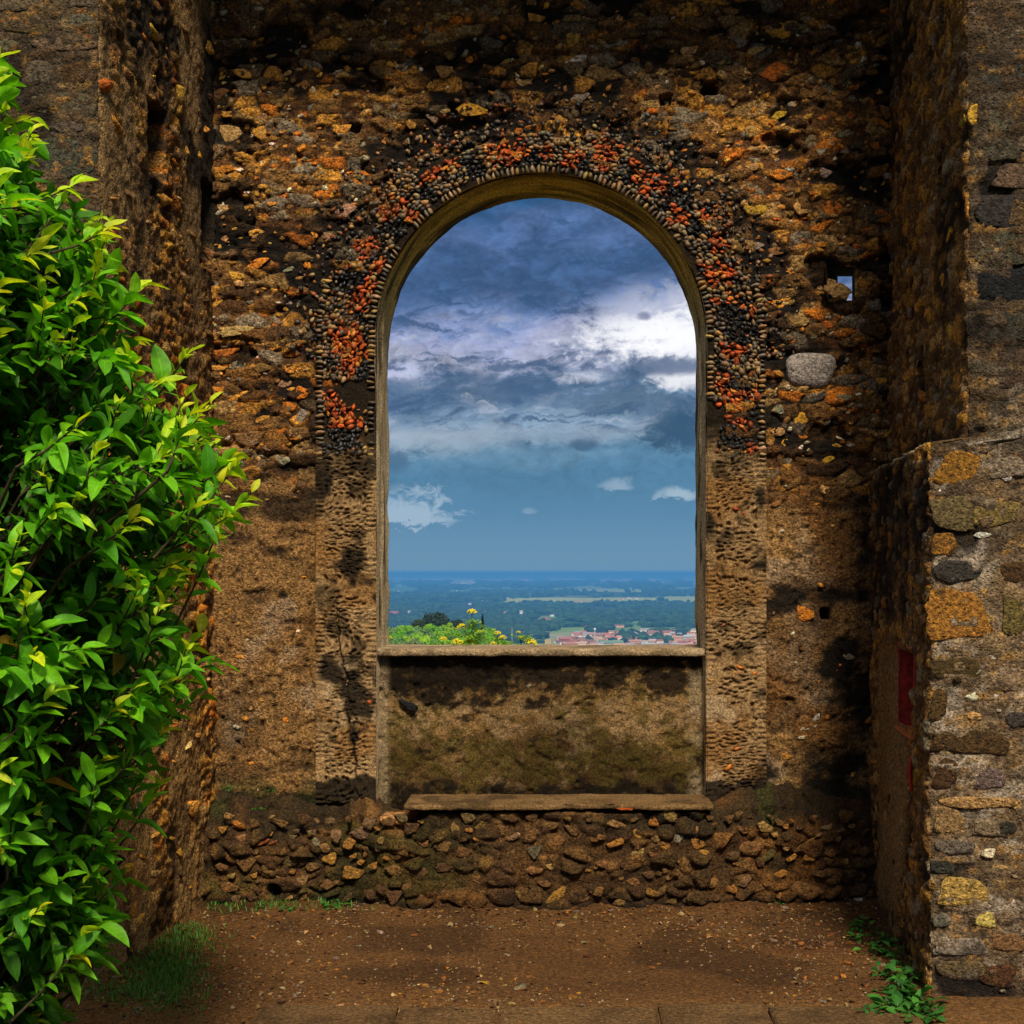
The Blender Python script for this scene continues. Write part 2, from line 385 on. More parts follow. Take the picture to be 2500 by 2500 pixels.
OCH = (.42, .245, .065); TAN = (.37, .255, .12); GREY = (.26, .225, .17); ORG = (.43, .19, .035); BRN = (.22, .135, .055)
DGREY = (.13, .118, .10); YEL = (.40, .27, .05); PALE = (.46, .40, .31); DBR = (.11, .066, .032); BLACK = (.010, .009, .008)
PINK = (.29, .205, .135); TERRA = (.31, .095, .020); LGREY = (.40, .37, .32)
def vary(c, a=.22):
    k = 1+random.uniform(-a, a); return tuple(max(.004, min(.9, x*k*(1+random.uniform(-.08, .08)))) for x in c)

# ================================================================== COURTYARD GROUND
gx = np.arange(-3.4, 3.4, .022); gy = np.concatenate([np.arange(-2.0, 3.8, .12), np.arange(3.8, 7.12, .02)])
X, Y = np.meshgrid(gx, gy)
Zg = (fbm(X*1.2, Y*1.2, 3, 3)-.5)*.05 + (fbm(X*7, Y*7, 5, 4)-.5)*.022
Zg += .03*sst(Y, 6.5, 6.9)*fbm(X*4, Y*4, 8, 2)
dirt = lerp(np.array((.118, .066, .027)), np.array((.182, .110, .048)), fbm(X*1.1, Y*2.2, 21, 4))
dirt = lerp(dirt, np.array((.12, .055, .020)), .7*sst(fbm(X*.8+4, Y*2, 25, 3), .45, .62)*sst(Y, 5.6, 6.3))
dirt = lerp(dirt, np.array((.21, .130, .060)), .6*sst(-Y, -5.6, -5.0))
wet = sst(fbm(X*1.7, Y*1.7, 29, 3), .56, .68); dirt = dirt*(1-.3*wet[..., None])
ground = obj('ground', grid_mesh('ground', np.stack([X, Y, Zg], -1), dirt), M_dirt); tag(ground, kind='structure')
def gz(x, y):
    x = np.atleast_1d(np.float64(x)); y = np.atleast_1d(np.float64(y))
    return float(((fbm(x*1.2, y*1.2, 3, 3)-.5)*.05 + (fbm(x*7, y*7, 5, 4)-.5)*.022 + .03*sst(y, 6.5, 6.9)*fbm(x*4, y*4, 8, 2))[0])

def rough_slab(name, x0, x1, y0, y1, z0, z1, step=.016, amp=.006, seed=1, ccol=((.2, .14, .08), (.34, .26, .17)), dark=.5, bite=0.0):
    # a cuboid of rough stone: profile (top, front, bottom, back) swept along x
    prof = []
    def seg(a, b):
        n = max(2, int(math.dist(a, b)/step)); return [(a[0]+(b[0]-a[0])*i/n, a[1]+(b[1]-a[1])*i/n) for i in range(n)]
    c = .35*min(z1-z0, .03)
    pts = [(y1, z1), (y0+c, z1), (y0, z1-c), (y0, z0+c*.5), (y0+c*.5, z0), (y1, z0), (y1, z1)]
    for p, q in zip(pts[:-1], pts[1:]): prof += seg(p, q)
    prof.append(pts[-1]); prof = np.array(prof); n = len(prof)
    cen = np.array([(y0+y1)/2, (z0+z1)/2]); xs = np.linspace(x0, x1, max(3, int((x1-x0)/step)))
    Xs, Is = np.meshgrid(xs, np.arange(n)); Yq = prof[Is, 0]; Zq = prof[Is, 1]
    nn = fbm(Xs*14+seed, Yq*14+Zq*19, seed, 4)-.5; n3 = fbm(Xs*50, Yq*50+Zq*47, seed+3, 2)-.5
    dy = Yq-cen[0]; dz = Zq-cen[1]; l = np.maximum(np.hypot(dy/(y1-y0), dz/(z1-z0)), 1e-3)
    front = sst(-Yq, -(y0+.05), -y0)
    off = amp*(2*nn+n3)
    Pt = np.stack([Xs, Yq - off*front*1.4 + bite*front*sst(fbm(Xs*4, Xs*0+seed, seed, 3), .55, .7), Zq + off*.6*np.sign(dz)], -1)
    Cc = lerp(np.array(ccol[0]), np.array(ccol[1]), fbm(Xs*5, Yq*5+Zq*5, seed+7, 4))
    Cc = lerp(Cc, np.array((.03, .021, .011)), dark*sst(fbm(Xs*8, Yq*8+Zq*11, seed+9, 4), .52, .66))
    a, b2 = Pt.shape[:2]; i = np.arange(a*b2).reshape(a, b2)
    F = np.stack([i[:-1, :-1], i[:-1, 1:], i[1:, 1:], i[1:, :-1]], -1).reshape(-1, 4)
    V = Pt.reshape(-1, 3); Cv = Cc.reshape(-1, 3)
    # end caps: fans of quads collapsed to the centre line
    cl = len(V); V = np.concatenate([V, [[x0, cen[0], cen[1]], [x1, cen[0], cen[1]]]]); Cv = np.concatenate([Cv, Cv[:1], Cv[:1]])
    T = [(i[k, 0], i[k+1, 0], cl, cl) for k in range(a-1)] + [(i[k+1, -1], i[k, -1], cl+1, cl+1) for k in range(a-1)]
    me = bpy.data.meshes.new(name)
    me.from_pydata(V.tolist(), [], [tuple(map(int, f)) for f in F] + [tuple(map(int, t[:3])) for t in T])
    me.polygons.foreach_set('use_smooth', np.full(len(me.polygons), True))
    c4 = np.ones((len(V), 4), dtype=np.float32); c4[:, :3] = np.clip(Cv, 0, 1)
    me.color_attributes.new('Col', 'FLOAT_COLOR', 'POINT').data.foreach_set('color', c4.ravel()); me.update()
    return me

# ================================================================== ARCHED WALL
ARC_X, ARC_Z, ARC_R = XB(1321), ZB(829), 401/495.6
Y_FAR = 7.40
wall = empty('arched_wall', (0, YB, 0))
tag(wall, 'dark rubble stone wall with a tall round arched opening framing the plain', 'wall')
wall_inv = (0, -YB, 0)
def wchild(o): o.location = (o.location[0], o.location[1]-YB, o.location[2]); return o

def arch_inside(X, Z, grow=0.0):
    r = ARC_R+grow
    return np.where(Z > ARC_Z, np.hypot(X-ARC_X, Z-ARC_Z) < r, np.abs(X-ARC_X) < r)
def arch_dist(X, Z):      # distance outside the arch's inner edge
    return np.where(Z > ARC_Z, np.hypot(X-ARC_X, Z-ARC_Z), np.abs(X-ARC_X)) - ARC_R

def rubble_layer(A, B, cw, ch, seed):
    # wobbling courses of irregular stones: height, per stone hashes, joint mask
    wx = A/cw + .9*(fbm(A*6, B*6, seed+1, 3)-.5); wy = B/ch + .9*(fbm(A*5, B*5, seed+2, 3)-.5)
    f1, f2, h, h2 = voro(wx, wy, seed)
    return f2-f1, h, h2

# small see-through hole near the right pier
HOLE = (XB(2020), XB(2088), ZB(738), ZB(647))
HOLE_FAR = (XB(2046, Y_FAR), XB(2081, Y_FAR), ZB(742, Y_FAR), ZB(674, Y_FAR))
wx_ = np.arange(-1.98, 1.90, .0085); wz_ = np.arange(.30, 5.2, .0085)
X, Z = np.meshgrid(wx_, wz_)
U = VPX + X*FPX/YB; Vp = VPY + (EYE-Z)*FPX/YB
j1, h1, g1 = rubble_layer(X, Z, .135, .064, 41)        # medium rubble
j2, h2, g2 = rubble_layer(X, Z, .045, .028, 57)        # small fragments
n0 = fbm(X*1.3, Z*1.3, 61, 4); n1 = fbm(X*9, Z*9, 63, 5); n2 = fbm(X*38, Z*38, 65, 3)
right = sst(X, .5, 1.0)
pl_z = 2.08 + .32*(fbm(X*2.5, Z*1.5, 71, 3)-.5) - .12*right
plaster = 1-sst(Z, pl_z-.10, pl_z+.12)                     # 1 below: smooth plaster; 0 above: rubble
sel = sst(h1 + .5*(n1-.5), .26, .38)                      # which medium stones stand out of the mortar
st1 = sel*sst(j1, .04, .16)*(1-plaster*.93)
st2 = sst(h2, .60, .66)*sst(j2, .05, .22)*(1-plaster*.85)*(1-st1)
lay = fbm(X*5, Z*22, 67, 4)
H = .019*st1*(.4+g1) + .008*st2 + (.026*(n1-.5))*(1-.45*plaster) + .014*(n2-.5) + .04*(n0-.5) + .022*(lay-.5)*(1-.8*plaster)
crack = np.abs(fbm(X*2.2+3, Z*1.6, 81, 5)-.5); H -= .014*(1-sst(crack, .004, .012))*plaster
pit = .8*sst(fbm(X*34, Z*34, 83, 2), .68, .80); H -= .014*pit*(.4+.6*plaster)
erode = sst(fbm(X*3, Z*4.5, 87, 5), .60, .66)*(1-.6*plaster); H -= .030*erode
# colours
mort = lerp(np.array((.085, .047, .020)), np.array((.22, .126, .056)), fbm(X*3.2, Z*3.2, 91, 5))
pal_up = [OCH, BRN, (.26, .15, .05), TAN, (.23, .19, .14), BRN, (.2, .15, .09), ORG, DBR, OCH, (.17, .095, .035), (.25, .16, .08)]
C = lerp(mort, pick(g1, pal_up)*(.6+.8*n1[..., None]), st1*.95)
C = lerp(C, pick(g2, [OCH, TAN, BRN, GREY, ORG, OCH])*1.0, st2*.85)
plc = lerp(np.array((.205, .128, .054)), np.array((.35, .24, .122)), fbm(X*2.3, Z*2.3, 95, 5))
plc = lerp(plc, np.array((.33, .27, .21)), .55*sst(fbm(X*5, Z*5, 97, 4), .55, .7))
plc = lerp(plc, np.array((.20, .105, .032)), .6*sst(fbm(X*3.1+7, Z*3.1, 99, 4), .52, .66)*(.4+.6*right))
C = lerp(C, plc, plaster*.92*(1-st1*.8)*(1-st2*.6))
C = lerp(C, np.array((.12, .068, .027)), right*plaster*.45*sst(fbm(X*2, Z*2.4, 103, 4), .42, .60))
C *= (1-.75*erode)[..., None]; C *= (1-.6*pit)[..., None]
# weather black: soot and lichen along the arch band and foot; extra high up paints in shade
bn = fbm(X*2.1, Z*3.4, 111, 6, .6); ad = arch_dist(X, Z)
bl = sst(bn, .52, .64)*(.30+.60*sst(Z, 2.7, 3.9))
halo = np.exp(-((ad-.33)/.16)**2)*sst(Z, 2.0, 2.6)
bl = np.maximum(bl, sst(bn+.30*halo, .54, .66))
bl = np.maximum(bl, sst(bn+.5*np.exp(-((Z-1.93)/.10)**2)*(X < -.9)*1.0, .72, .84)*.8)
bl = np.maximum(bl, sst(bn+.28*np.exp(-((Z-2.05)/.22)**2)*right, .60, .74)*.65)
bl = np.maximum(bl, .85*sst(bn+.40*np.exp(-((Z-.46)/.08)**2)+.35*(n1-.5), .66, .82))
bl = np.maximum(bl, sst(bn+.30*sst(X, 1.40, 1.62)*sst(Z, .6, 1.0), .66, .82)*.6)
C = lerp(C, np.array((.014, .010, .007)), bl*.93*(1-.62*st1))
moss = sst(fbm(X*6, Z*6, 121, 4), .5, .62)*np.exp(-((Z-.46)/.12)**2)
C = lerp(C, np.array((.035, .05, .010)), moss*.7)
H -= .008*bl
# dark putlog sockets and pits
def socket(u0, u1, v0, v1, d):
    global H, C
    m = sst(U+6*(n1-.5)*4, u0-3, u0+3)*(1-sst(U+12*(n1-.5), u1-3, u1+3))*sst(Vp+10*(n2-.5), v0-3, v0+3)*(1-sst(Vp+10*(n1-.5), v1-3, v1+3))
    H = H - d*m; C = C*(1-.4*m[..., None])
for s in [(1712, 1752, 200, 230, .12), (1614, 1638, 233, 258, .10), (2006, 2028, 1488, 1512, .10), (470, 514, 430, 632, .16), (2154, 2186, 700, 760, .1),
          (2150, 2180, 585, 640, .10), (1800, 1815, 690, 706, .05), (560, 580, 800, 812, .04), (850, 880, 300, 322, .06), (1090, 1120, 250, 268, .06)]: socket(*s)
cut = arch_inside(X, Z, .10) | ((X > HOLE[0]) & (X < HOLE[1]) & (Z > HOLE[2]) & (Z < HOLE[3])) | (arch_inside(X, Z, .02) & (Z < 1.5))
fm = ~(cut[:-1, :-1] & cut[1:, 1:] & cut[:-1, 1:] & cut[1:, :-1])
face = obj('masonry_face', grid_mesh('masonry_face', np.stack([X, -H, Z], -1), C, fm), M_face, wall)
tag(face, kind='stuff')
WALL_H = H
def wall_y(x, z):
    i = min(max(int((x-wx_[0])/.0085), 0), len(wx_)-1); k = min(max(int((z-wz_[0])/.0085), 0), len(wz_)-1); return -WALL_H[k, i]
# back of the wall, and an unseen slab added above it
bx_ = np.arange(-4.2, 4.21, .05); bz_ = np.arange(-3.0, 5.21, .05); Xb, Zb = np.meshgrid(bx_, bz_)
cb = arch_inside(Xb, Zb, .12) & (Zb > 1.12); hb = (Xb > HOLE_FAR[0]-.03) & (Xb < HOLE_FAR[1]+.03) & (Zb > HOLE_FAR[2]-.03) & (Zb < HOLE_FAR[3]+.03)
cb |= hb
fm = ~(cb[:-1, :-1] | cb[1:, 1:] | cb[:-1, 1:] | cb[1:, :-1])
o = obj('rear_face', grid_mesh('rear_face', np.stack([Xb, np.full_like(Xb, Y_FAR-YB-.004)+.02*(fbm(Xb*5, Zb*5, 7, 3)-.5), Zb], -1),
        lerp(np.array((.14, .09, .05)), np.array((.24, .17, .1)), fbm(Xb*2, Zb*2, 9, 4)), fm, flip=True), M_face, wall)
roof = obj('added_shade_slab', rough_slab('added_shade_slab', -4.2, 4.2, 5.88-YB, Y_FAR+.1-YB, 5.195, 5.55, .08, .01, 77, ((.12, .08, .04), (.2, .14, .08)), .4), M_face, wall)  # added above the view only to shade the upper wall
# the hole's four inner sides
hv = []; hf = []
a = HOLE; b = HOLE_FAR
near = [(a[0]-.01, a[2]-.01), (a[1]+.01, a[2]-.01), (a[1]+.01, a[3]+.01), (a[0]-.01, a[3]+.01)]; far = [(b[0], b[2]), (b[1], b[2]), (b[1], b[3]), (b[0], b[3])]
for i, (q, yy) in enumerate([(near, -.012), (far, .41)]):
    for x, z in q: hv.append((x, yy, z))
big = [(b[0]-.12, b[2]-.12), (b[1]+.12, b[2]-.12), (b[1]+.12, b[3]+.12), (b[0]-.12, b[3]+.12)]
for x, z in big: hv.append((x, .412, z))
for k in range(4): hf.append((k, (k+1) % 4, 4+(k+1) % 4, 4+k)); hf.append((4+k, 4+(k+1) % 4, 8+(k+1) % 4, 8+k))
obj('hole_lining', mesh_np('hole_lining', hv, hf, np.tile(np.array((.10, .062, .032)), (12, 1)), False), M_face, wall)

# ---- band around the arch: runs up the left jamb, over and down the right
BW = 150/495.6; S_J = ARC_Z - .47                                   # band width, jamb length
S_A = math.pi*ARC_R; S_T = 2*S_J+S_A
def band_pt(s, r):                                           # s along the inner edge, r outwards
    s = np.asarray(s, float); r = np.asarray(r, float)
    th = math.pi - np.clip((s-S_J)/ARC_R, 0, math.pi)
    x = ARC_X + (ARC_R+r)*np.cos(th); z = ARC_Z + (ARC_R+r)*np.sin(th)
    z = np.where(s < S_J, .47+s, np.where(s > S_J+S_A, .47+(S_T-s), z))
    return x, z
sj = np.arange(0, S_J, .0055); sa = S_J + np.arange(0, S_A, .0048); sk = S_J+S_A+np.arange(0, S_J+.004, .0055)
ss = np.concatenate([sj, sa, sk]); rr = np.linspace(-.0, BW, 58)
Sg, Rg = np.meshgrid(ss, rr); Xg, Zg2 = band_pt(Sg, Rg)
pf1, pf2, ph, ph2 = voro(Xg/.034 + 2.0*(fbm(Xg*11, Zg2*11, 131, 3)-.5), (Zg2+.35*Xg*np.sin(Zg2*9))/.022 + 2.2*(fbm(Xg*11, Zg2*11, 133, 3)-.5), 135, .98)
dimp = 1-sst(pf1+.25*(fbm(Xg*30, Zg2*30, 138, 3)-.5), .10, .58)
edge = (Rg < .05) | (Rg > BW-.05)
ef = np.abs(((Sg/.0235+1.5*(fbm(Sg*9, Rg*0, 132, 3)-.5)) % 1)-.5)*2
dimp = np.where(edge, .55*(1-sst(ef, .2, .95))*sst(fbm(Sg*7, Rg*9, 134, 3), .36, .56)+.25*dimp, dimp)
under = sst(Zg2, 2.15, 2.35); dimp = dimp*(1-under)
nb = fbm(Xg*8, Zg2*8, 137, 4); nb2 = fbm(Xg*45, Zg2*45, 139, 3); nlo = fbm(Xg*2.2, Zg2*2.2, 141, 4)
smoothp = .8*sst(fbm(Xg*4.0, Zg2*4.0, 143, 4)+.12*np.exp(-((Zg2-1.0)/.25)**2)*(Xg < 0), .60, .70)*(Zg2 < 1.6)            # patches where plaster fills the prints
Hb = .018 - .018*dimp*(1-smoothp)*(.4+1.0*ph) + .014*(nb-.5) + .006*(nb2-.5)
# crack down the left jamb
cxl = -.92+.02 + .05*np.sin(Zg2*7)+.05*(fbm(Zg2*6, Zg2*0, 5, 3)-.5)
ck = (1-sst(np.abs(Xg-XB(828)-.10*(1.42-Zg2)-.05*(fbm(Zg2*11, Zg2*0, 4, 4)-.5)), .001, .006+.012*vn(Zg2*9, Zg2*0, 8)**2))*(Zg2 < 1.42)*(Xg < 0)
Hb -= .02*ck
up = sst(Zg2, ARC_Z+.1, ARC_Z+.5)
gone = sst(Rg + .20*(fbm(Xg*5, Zg2*5, 147, 4)-.5), BW-.16, BW-.02)*sst(Zg2, ARC_Z-.1, ARC_Z+.35)
Hb -= .06*gone
Hb -= .014*under
Hb = np.where(Rg > BW-.004, -.05, Hb)
cb_ = lerp(np.array((.235, .160, .085)), np.array((.37, .275, .165)), nlo)
cb_ = lerp(cb_, np.array((.40, .33, .24)), .6*smoothp)
cb_ = lerp(cb_, np.array((.24, .135, .045)), .55*sst(fbm(Xg*4, Zg2*4, 151, 4), .52, .66))
cb_ = lerp(cb_, np.array((.055, .04, .02)), .7*sst(fbm(Xg*9, Zg2*9, 153, 5), .58, .72)*(1-smoothp))
cb_ = cb_*(1-.22*dimp*(1-smoothp))[..., None]
cb_ = lerp(cb_, np.array((.026, .019, .012)), .94*sst(Zg2+.25*(nb-.5), 2.0, 2.3))                 # dark mortar bed under the pebbles
cb_ = lerp(cb_, np.array((.014, .011, .007)), .85*np.maximum(sst(fbm(Xg*6, Zg2*6, 157, 4)+.45*np.exp(-((Zg2-.50)/.09)**2), .62, .74), ck))
band = obj('arch_band', grid_mesh('arch_band', np.stack([Xg, -.012-Hb, Zg2], -1), cb_, flip=True), M_plast, wall)
band['label'] = 'pebble mosaic band round the arch, bare pebble prints lower down'
# ---- reveal (inner face of the opening)
yy = np.linspace(-.035, Y_FAR-YB+.006, 46); rs = np.concatenate([np.arange(0, S_J, .02), S_J+np.arange(0, S_A, .014), S_J+S_A+np.arange(0, S_J+.01, .02)])
Sr, Yr = np.meshgrid(rs, yy); nr_ = fbm(Sr*3, Yr*26, 161, 4)
lip = .010*sst(.05-Yr, .0, .06)
Xr, Zr = band_pt(Sr, -.004 - .010*(fbm(Sr*6, Yr*16, 163, 4)-.5)*2 + lip - .012*np.exp(-((Yr-.12)/.02)**2) - .014*np.exp(-((Yr-.27)/.03)**2)*up.mean() - .010*sst(Yr, .33, .40)*fbm(Sr*7, Yr*0, 4, 4))
top = sst(Zr, ARC_Z-.1, ARC_Z+.45)[..., None]
cr_ = lerp(np.array((.50, .43, .32)), np.array((.32, .25, .16)), nr_)
ct_ = lerp(np.array((.26, .18, .05)), np.array((.56, .41, .13)), sst(nr_, .3, .7))
cr_ = cr_*(1-top)+ct_*top
cr_ = lerp(cr_, np.array((.07, .05, .02)), .8*sst(fbm(Sr*2.2, Yr*12, 165, 4), .58, .70))
obj('arch_reveal', grid_mesh('arch_reveal', np.stack([Xr, Yr, Zr], -1), cr_), M_plast, wall)

# ---- parapet inside the opening with its sill
PX0, PX1 = ARC_X-ARC_R+.002, ARC_X+ARC_R-.002
px = np.arange(PX0-.01, PX1+.012, .007); pz = np.arange(.40, 1.205, .007); Xp, Zp = np.meshgrid(px, pz)
np1 = fbm(Xp*6, Zp*6, 171, 5); np2 = fbm(Xp*30, Zp*30, 173, 3); npl = fbm(Xp*1.6, Zp*2.4, 175, 4)
Hp = .030*(np1-.5) + .022*(np2-.5) - .010*sst(fbm(Xp*14, Zp*14, 177, 3), .6, .7)
cp = lerp(np.array((.10, .064, .024)), np.array((.27, .185, .09)), sst(npl+.25*np.exp(-((Zp-.87)/.14)**2)-.12, .30, .62))
cp = lerp(cp, np.array((.33, .26, .18)), .4*sst(fbm(Xp*14+2, Zp*15, 179, 6, .7)+.2*np.exp(-((Zp-.88)/.12)**2), .58, .72))
cp = lerp(cp, np.array((.10, .085, .016)), .6*sst(fbm(Xp*15, Zp*15, 181, 6, .7)+.18*np.exp(-((Zp-.66)/.14)**2), .52, .66))
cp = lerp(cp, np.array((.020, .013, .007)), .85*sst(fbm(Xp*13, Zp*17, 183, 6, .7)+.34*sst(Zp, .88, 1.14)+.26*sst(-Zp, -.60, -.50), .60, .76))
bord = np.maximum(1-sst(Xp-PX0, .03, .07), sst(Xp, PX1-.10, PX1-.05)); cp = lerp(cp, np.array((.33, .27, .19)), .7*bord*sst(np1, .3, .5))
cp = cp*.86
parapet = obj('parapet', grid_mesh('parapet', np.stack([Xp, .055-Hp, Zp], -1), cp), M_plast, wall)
bb = bmesh.new(); bmesh.ops.create_cube(bb, size=1); 
for v in bb.verts: v.co = Vector((v.co.x*(PX1-PX0-.004)+(PX0+PX1)/2, v.co.y*.28+.235, v.co.z*.80+.78))
me = bpy.data.meshes.new('parapet_core'); bb.to_mesh(me); bb.free()
me.color_attributes.new('Col', 'FLOAT_COLOR', 'POINT').data.foreach_set('color', np.tile((.15, .1, .055, 1), (8, 1)).ravel().astype(np.float32))
obj('parapet_core', me, M_plast, wall)

sill = obj('sill', rough_slab('sill', PX0, PX1, -.005, .402, ZB(1602, 7.0), ZB(1584, 7.0), .012, .005, 5, ((.25, .19, .12), (.40, .33, .24)), .35), M_plast, parapet)
sill['label'] = 'worn stone sill capping the low parapet'
jamb_strip = None

# ---- individual stones set in the wall
def stone_at(u, v, w, h, c, parent, name='stone', Y=YB, meshes=RUB, depth=.30, rot=None, out=.0, ybase=None):
    x, z = XB(u, Y), ZB(v, Y); sx, sz = w/2*Y/FPX, h/2*Y/FPX
    yb = ybase if ybase is not None else wall_y(x, z)
    me = random.choice(meshes)
    ry = random.uniform(-.25, .25) if rot is None else rot
    dy = max(.016, min(.05, depth*min(sx, sz)*2))
    return piece(name, me, (x, yb+dy*.16-out, z), (0, ry, 0), (sx*1.06, dy, sz*1.06), vary(c, .12), parent)
named = [(540,177,20,30,OCH),(594,178,58,28,OCH),(568,280,60,25,OCH),(638,283,42,24,TAN),(555,324,66,48,TAN),(638,327,48,44,OCH),(586,377,54,32,OCH),
 (548,420,50,30,ORG),(682,475,40,40,ORG),(628,470,34,26,OCH),(553,575,62,32,TAN),(618,574,56,28,OCH),(628,645,66,26,ORG),(575,675,45,22,OCH),(545,710,50,24,BRN),
 (525,745,40,28,OCH),(590,812,112,40,TAN),(526,812,18,36,TAN),(545,862,80,24,ORG),(712,862,80,20,ORG),(638,760,70,30,OCH),(636,900,60,26,BRN),(716,900,36,24,OCH),
 (631,1026,58,30,OCH),(685,940,56,36,PINK),(738,961,38,34,ORG),(587,965,64,28,OCH),(736,1024,34,46,GREY),(540,902,50,20,OCH),(770,576,26,20,OCH),(800,575,30,30,PINK),
 (989,37,70,60,BRN),(1089,37,64,50,TAN),(1180,33,80,50,BRN),(1299,42,66,40,OCH),(1492,37,80,40,BRN),(996,133,50,40,ORG),(1152,137,30,28,ORG),(1299,144,70,36,BRN),
 (1417,145,92,52,LGREY),(1268,193,66,40,TAN),(1285,238,40,28,TAN),(900,270,50,30,OCH),(1140,275,94,48,YEL),(1059,280,40,50,PINK),(861,230,28,20,OCH),(942,345,44,30,OCH),
 (993,340,24,30,GREY),(751,384,24,26,GREY),(1529,105,40,36,GREY),(1399,100,40,34,OCH),(770,330,60,40,BRN),(860,70,60,36,BRN),(1480,230,46,24,OCH),(1520,280,76,24,OCH),
 (1679,128,48,38,TAN),(1712,65,80,40,BRN),(1824,58,58,32,BRN),(1905,67,88,58,OCH),(1947,128,64,32,TAN),(1889,180,74,56,ORG),(1896,284,56,30,YEL),(1833,317,44,38,TAN),
 (1744,312,56,40,TAN),(1789,242,44,30,TAN),(1984,331,40,46,PINK),(1938,352,36,30,OCH),(1985,415,34,30,GREY),(2014,420,34,30,GREY),(1840,470,60,28,GREY),(1838,510,80,30,YEL),
 (1949,510,44,34,TAN),(2022,510,66,44,ORG),(2117,456,76,30,TAN),(2100,130,60,40,BRN),(2040,135,60,24,BRN),(2050,240,60,30,BRN),(1908,505,40,20,OCH),(1699,160,30,24,BRN),
 (1610,30,50,30,BRN),(1611,180,40,26,TAN),(1614,280,30,30,BRN),(2000,968,52,26,DGREY),(2061,972,62,24,GREY),(1949,1024,46,46,YEL),(1921,1084,44,36,YEL),(2017,1128,48,26,YEL),
 (1940,1177,50,34,BRN),(1961,1499,54,38,ORG),(2070,1606,36,22,GREY),(2047,1634,44,22,ORG),(1994,1751,28,24,PALE),(1973,1777,46,18,PALE),(1961,1798,28,12,PALE),
 (1920,1848,26,16,OCH),(1912,1928,34,34,LGREY),(1925,560,70,20,OCH),(1960,600,60,22,OCH),(1900,690,56,20,ORG),(1950,660,60,24,OCH),(2010,595,50,18,ORG),(2112,565,60,18,ORG),
 (2108,690,40,40,OCH),(1905,740,60,24,OCH),(1960,780,40,44,TAN),(2060,770,30,40,ORG),(2110,775,50,30,PINK),(2010,690,70,44,TAN),(2055,725,60,26,TAN),(2110,715,50,24,BRN),
 (1900,1225,40,20,BRN),(2010,1195,30,24,TAN),(2080,1060,40,26,PINK),(2120,960,30,30,OCH),(2130,1220,24,22,TAN),(1860,700,24,16,BRN),(1880,960,30,26,PINK),(1905,1005,36,30,GREY),
 (600,1560,30,14,PALE),(590,1605,36,14,OCH),(560,1490,28,18,OCH),(610,1690,20,14,PINK),(640,1710,18,12,OCH),(700,1760,22,20,ORG),(640,1835,26,18,PINK)]
for (u, v, w, h, c) in named:
    stone_at(u, v, w, h, c, wall)
taken = [(u, v, max(w, h)) for (u, v, w, h, c) in named]
big = stone_at(1977, 905, 118, 84, (.30, .285, .27), wall, depth=.30, rot=.04, meshes=[GREYST], out=.010); big['label'] = 'large smooth grey stone standing proud of the wall'
taken.append((1977, 905, 150))
n_st = len(named)+1; tries = 0
while n_st < 300 and tries < 9000:
    tries += 1
    u = random.uniform(515, 2165); v = random.uniform(4, 1130)
    if random.random() < .35: u = random.choice([random.uniform(520, 760), random.uniform(1880, 2160)])
    x, z = XB(u), ZB(v)
    if arch_dist(np.array(x), np.array(z)) < BW+.03 or (2000 < u < 2110 and 625 < v < 760): continue
    w = random.uniform(26, 74); h = w*random.uniform(.38, .75)
    if any(abs(u-a)+abs(v-b) < (w+s)*.62 for a, b, s in taken): continue
    taken.append((u, v, w)); n_st += 1
    pal = [OCH, TAN, BRN, BRN, GREY, ORG, OCH, PINK, DBR] if v > 350 else [BRN, TAN, BRN, DBR, GREY, OCH, DBR]
    stone_at(u, v, w, h, random.choice(pal), wall)
stone_at(2038, 716, 74, 44, TAN, wall, out=.03, rot=.45, ybase=-.02); n_st += 1
# small stones past the 300: joined
bag = Bag(); cnt = 0; tries = 0
while cnt < 900 and tries < 20000:
    tries += 1
    u = random.uniform(505, 2170); v = random.uniform(-60, 1930); x, z = XB(u), ZB(v)
    low = v > 1130
    if low and random.random() < .82: continue
    if arch_dist(np.array(x), np.array(z)) < BW+.015 or (2010 < u < 2100 and 635 < v < 750): continue
    w = random.uniform(9, 30)*(0.8 if low else 1); h = w*random.uniform(.4, .9)
    V0, F0 = random.choice(rub_V[:8]) if False else shd_V[random.randrange(8)]
    a = random.uniform(-.4, .4); sx, sz = w/2/495.6, h/2/495.6; sy = min(sx, sz)*.8
    Vx = V0*np.array((sx, sy, sz)); ca, sa_ = math.cos(a), math.sin(a)
    Vx = np.stack([Vx[:, 0]*ca-Vx[:, 2]*sa_+x, Vx[:, 1]+wall_y(x, z)+sy*.2, Vx[:, 0]*sa_+Vx[:, 2]*ca+z], -1)
    bag.add(Vx, F0, vary(random.choice([OCH, TAN, BRN, GREY, ORG, OCH, BRN, PALE]), .3)); cnt += 1
tag(obj('small_stones', bag.mesh('small_stones'), M_face, wall), kind='stuff')

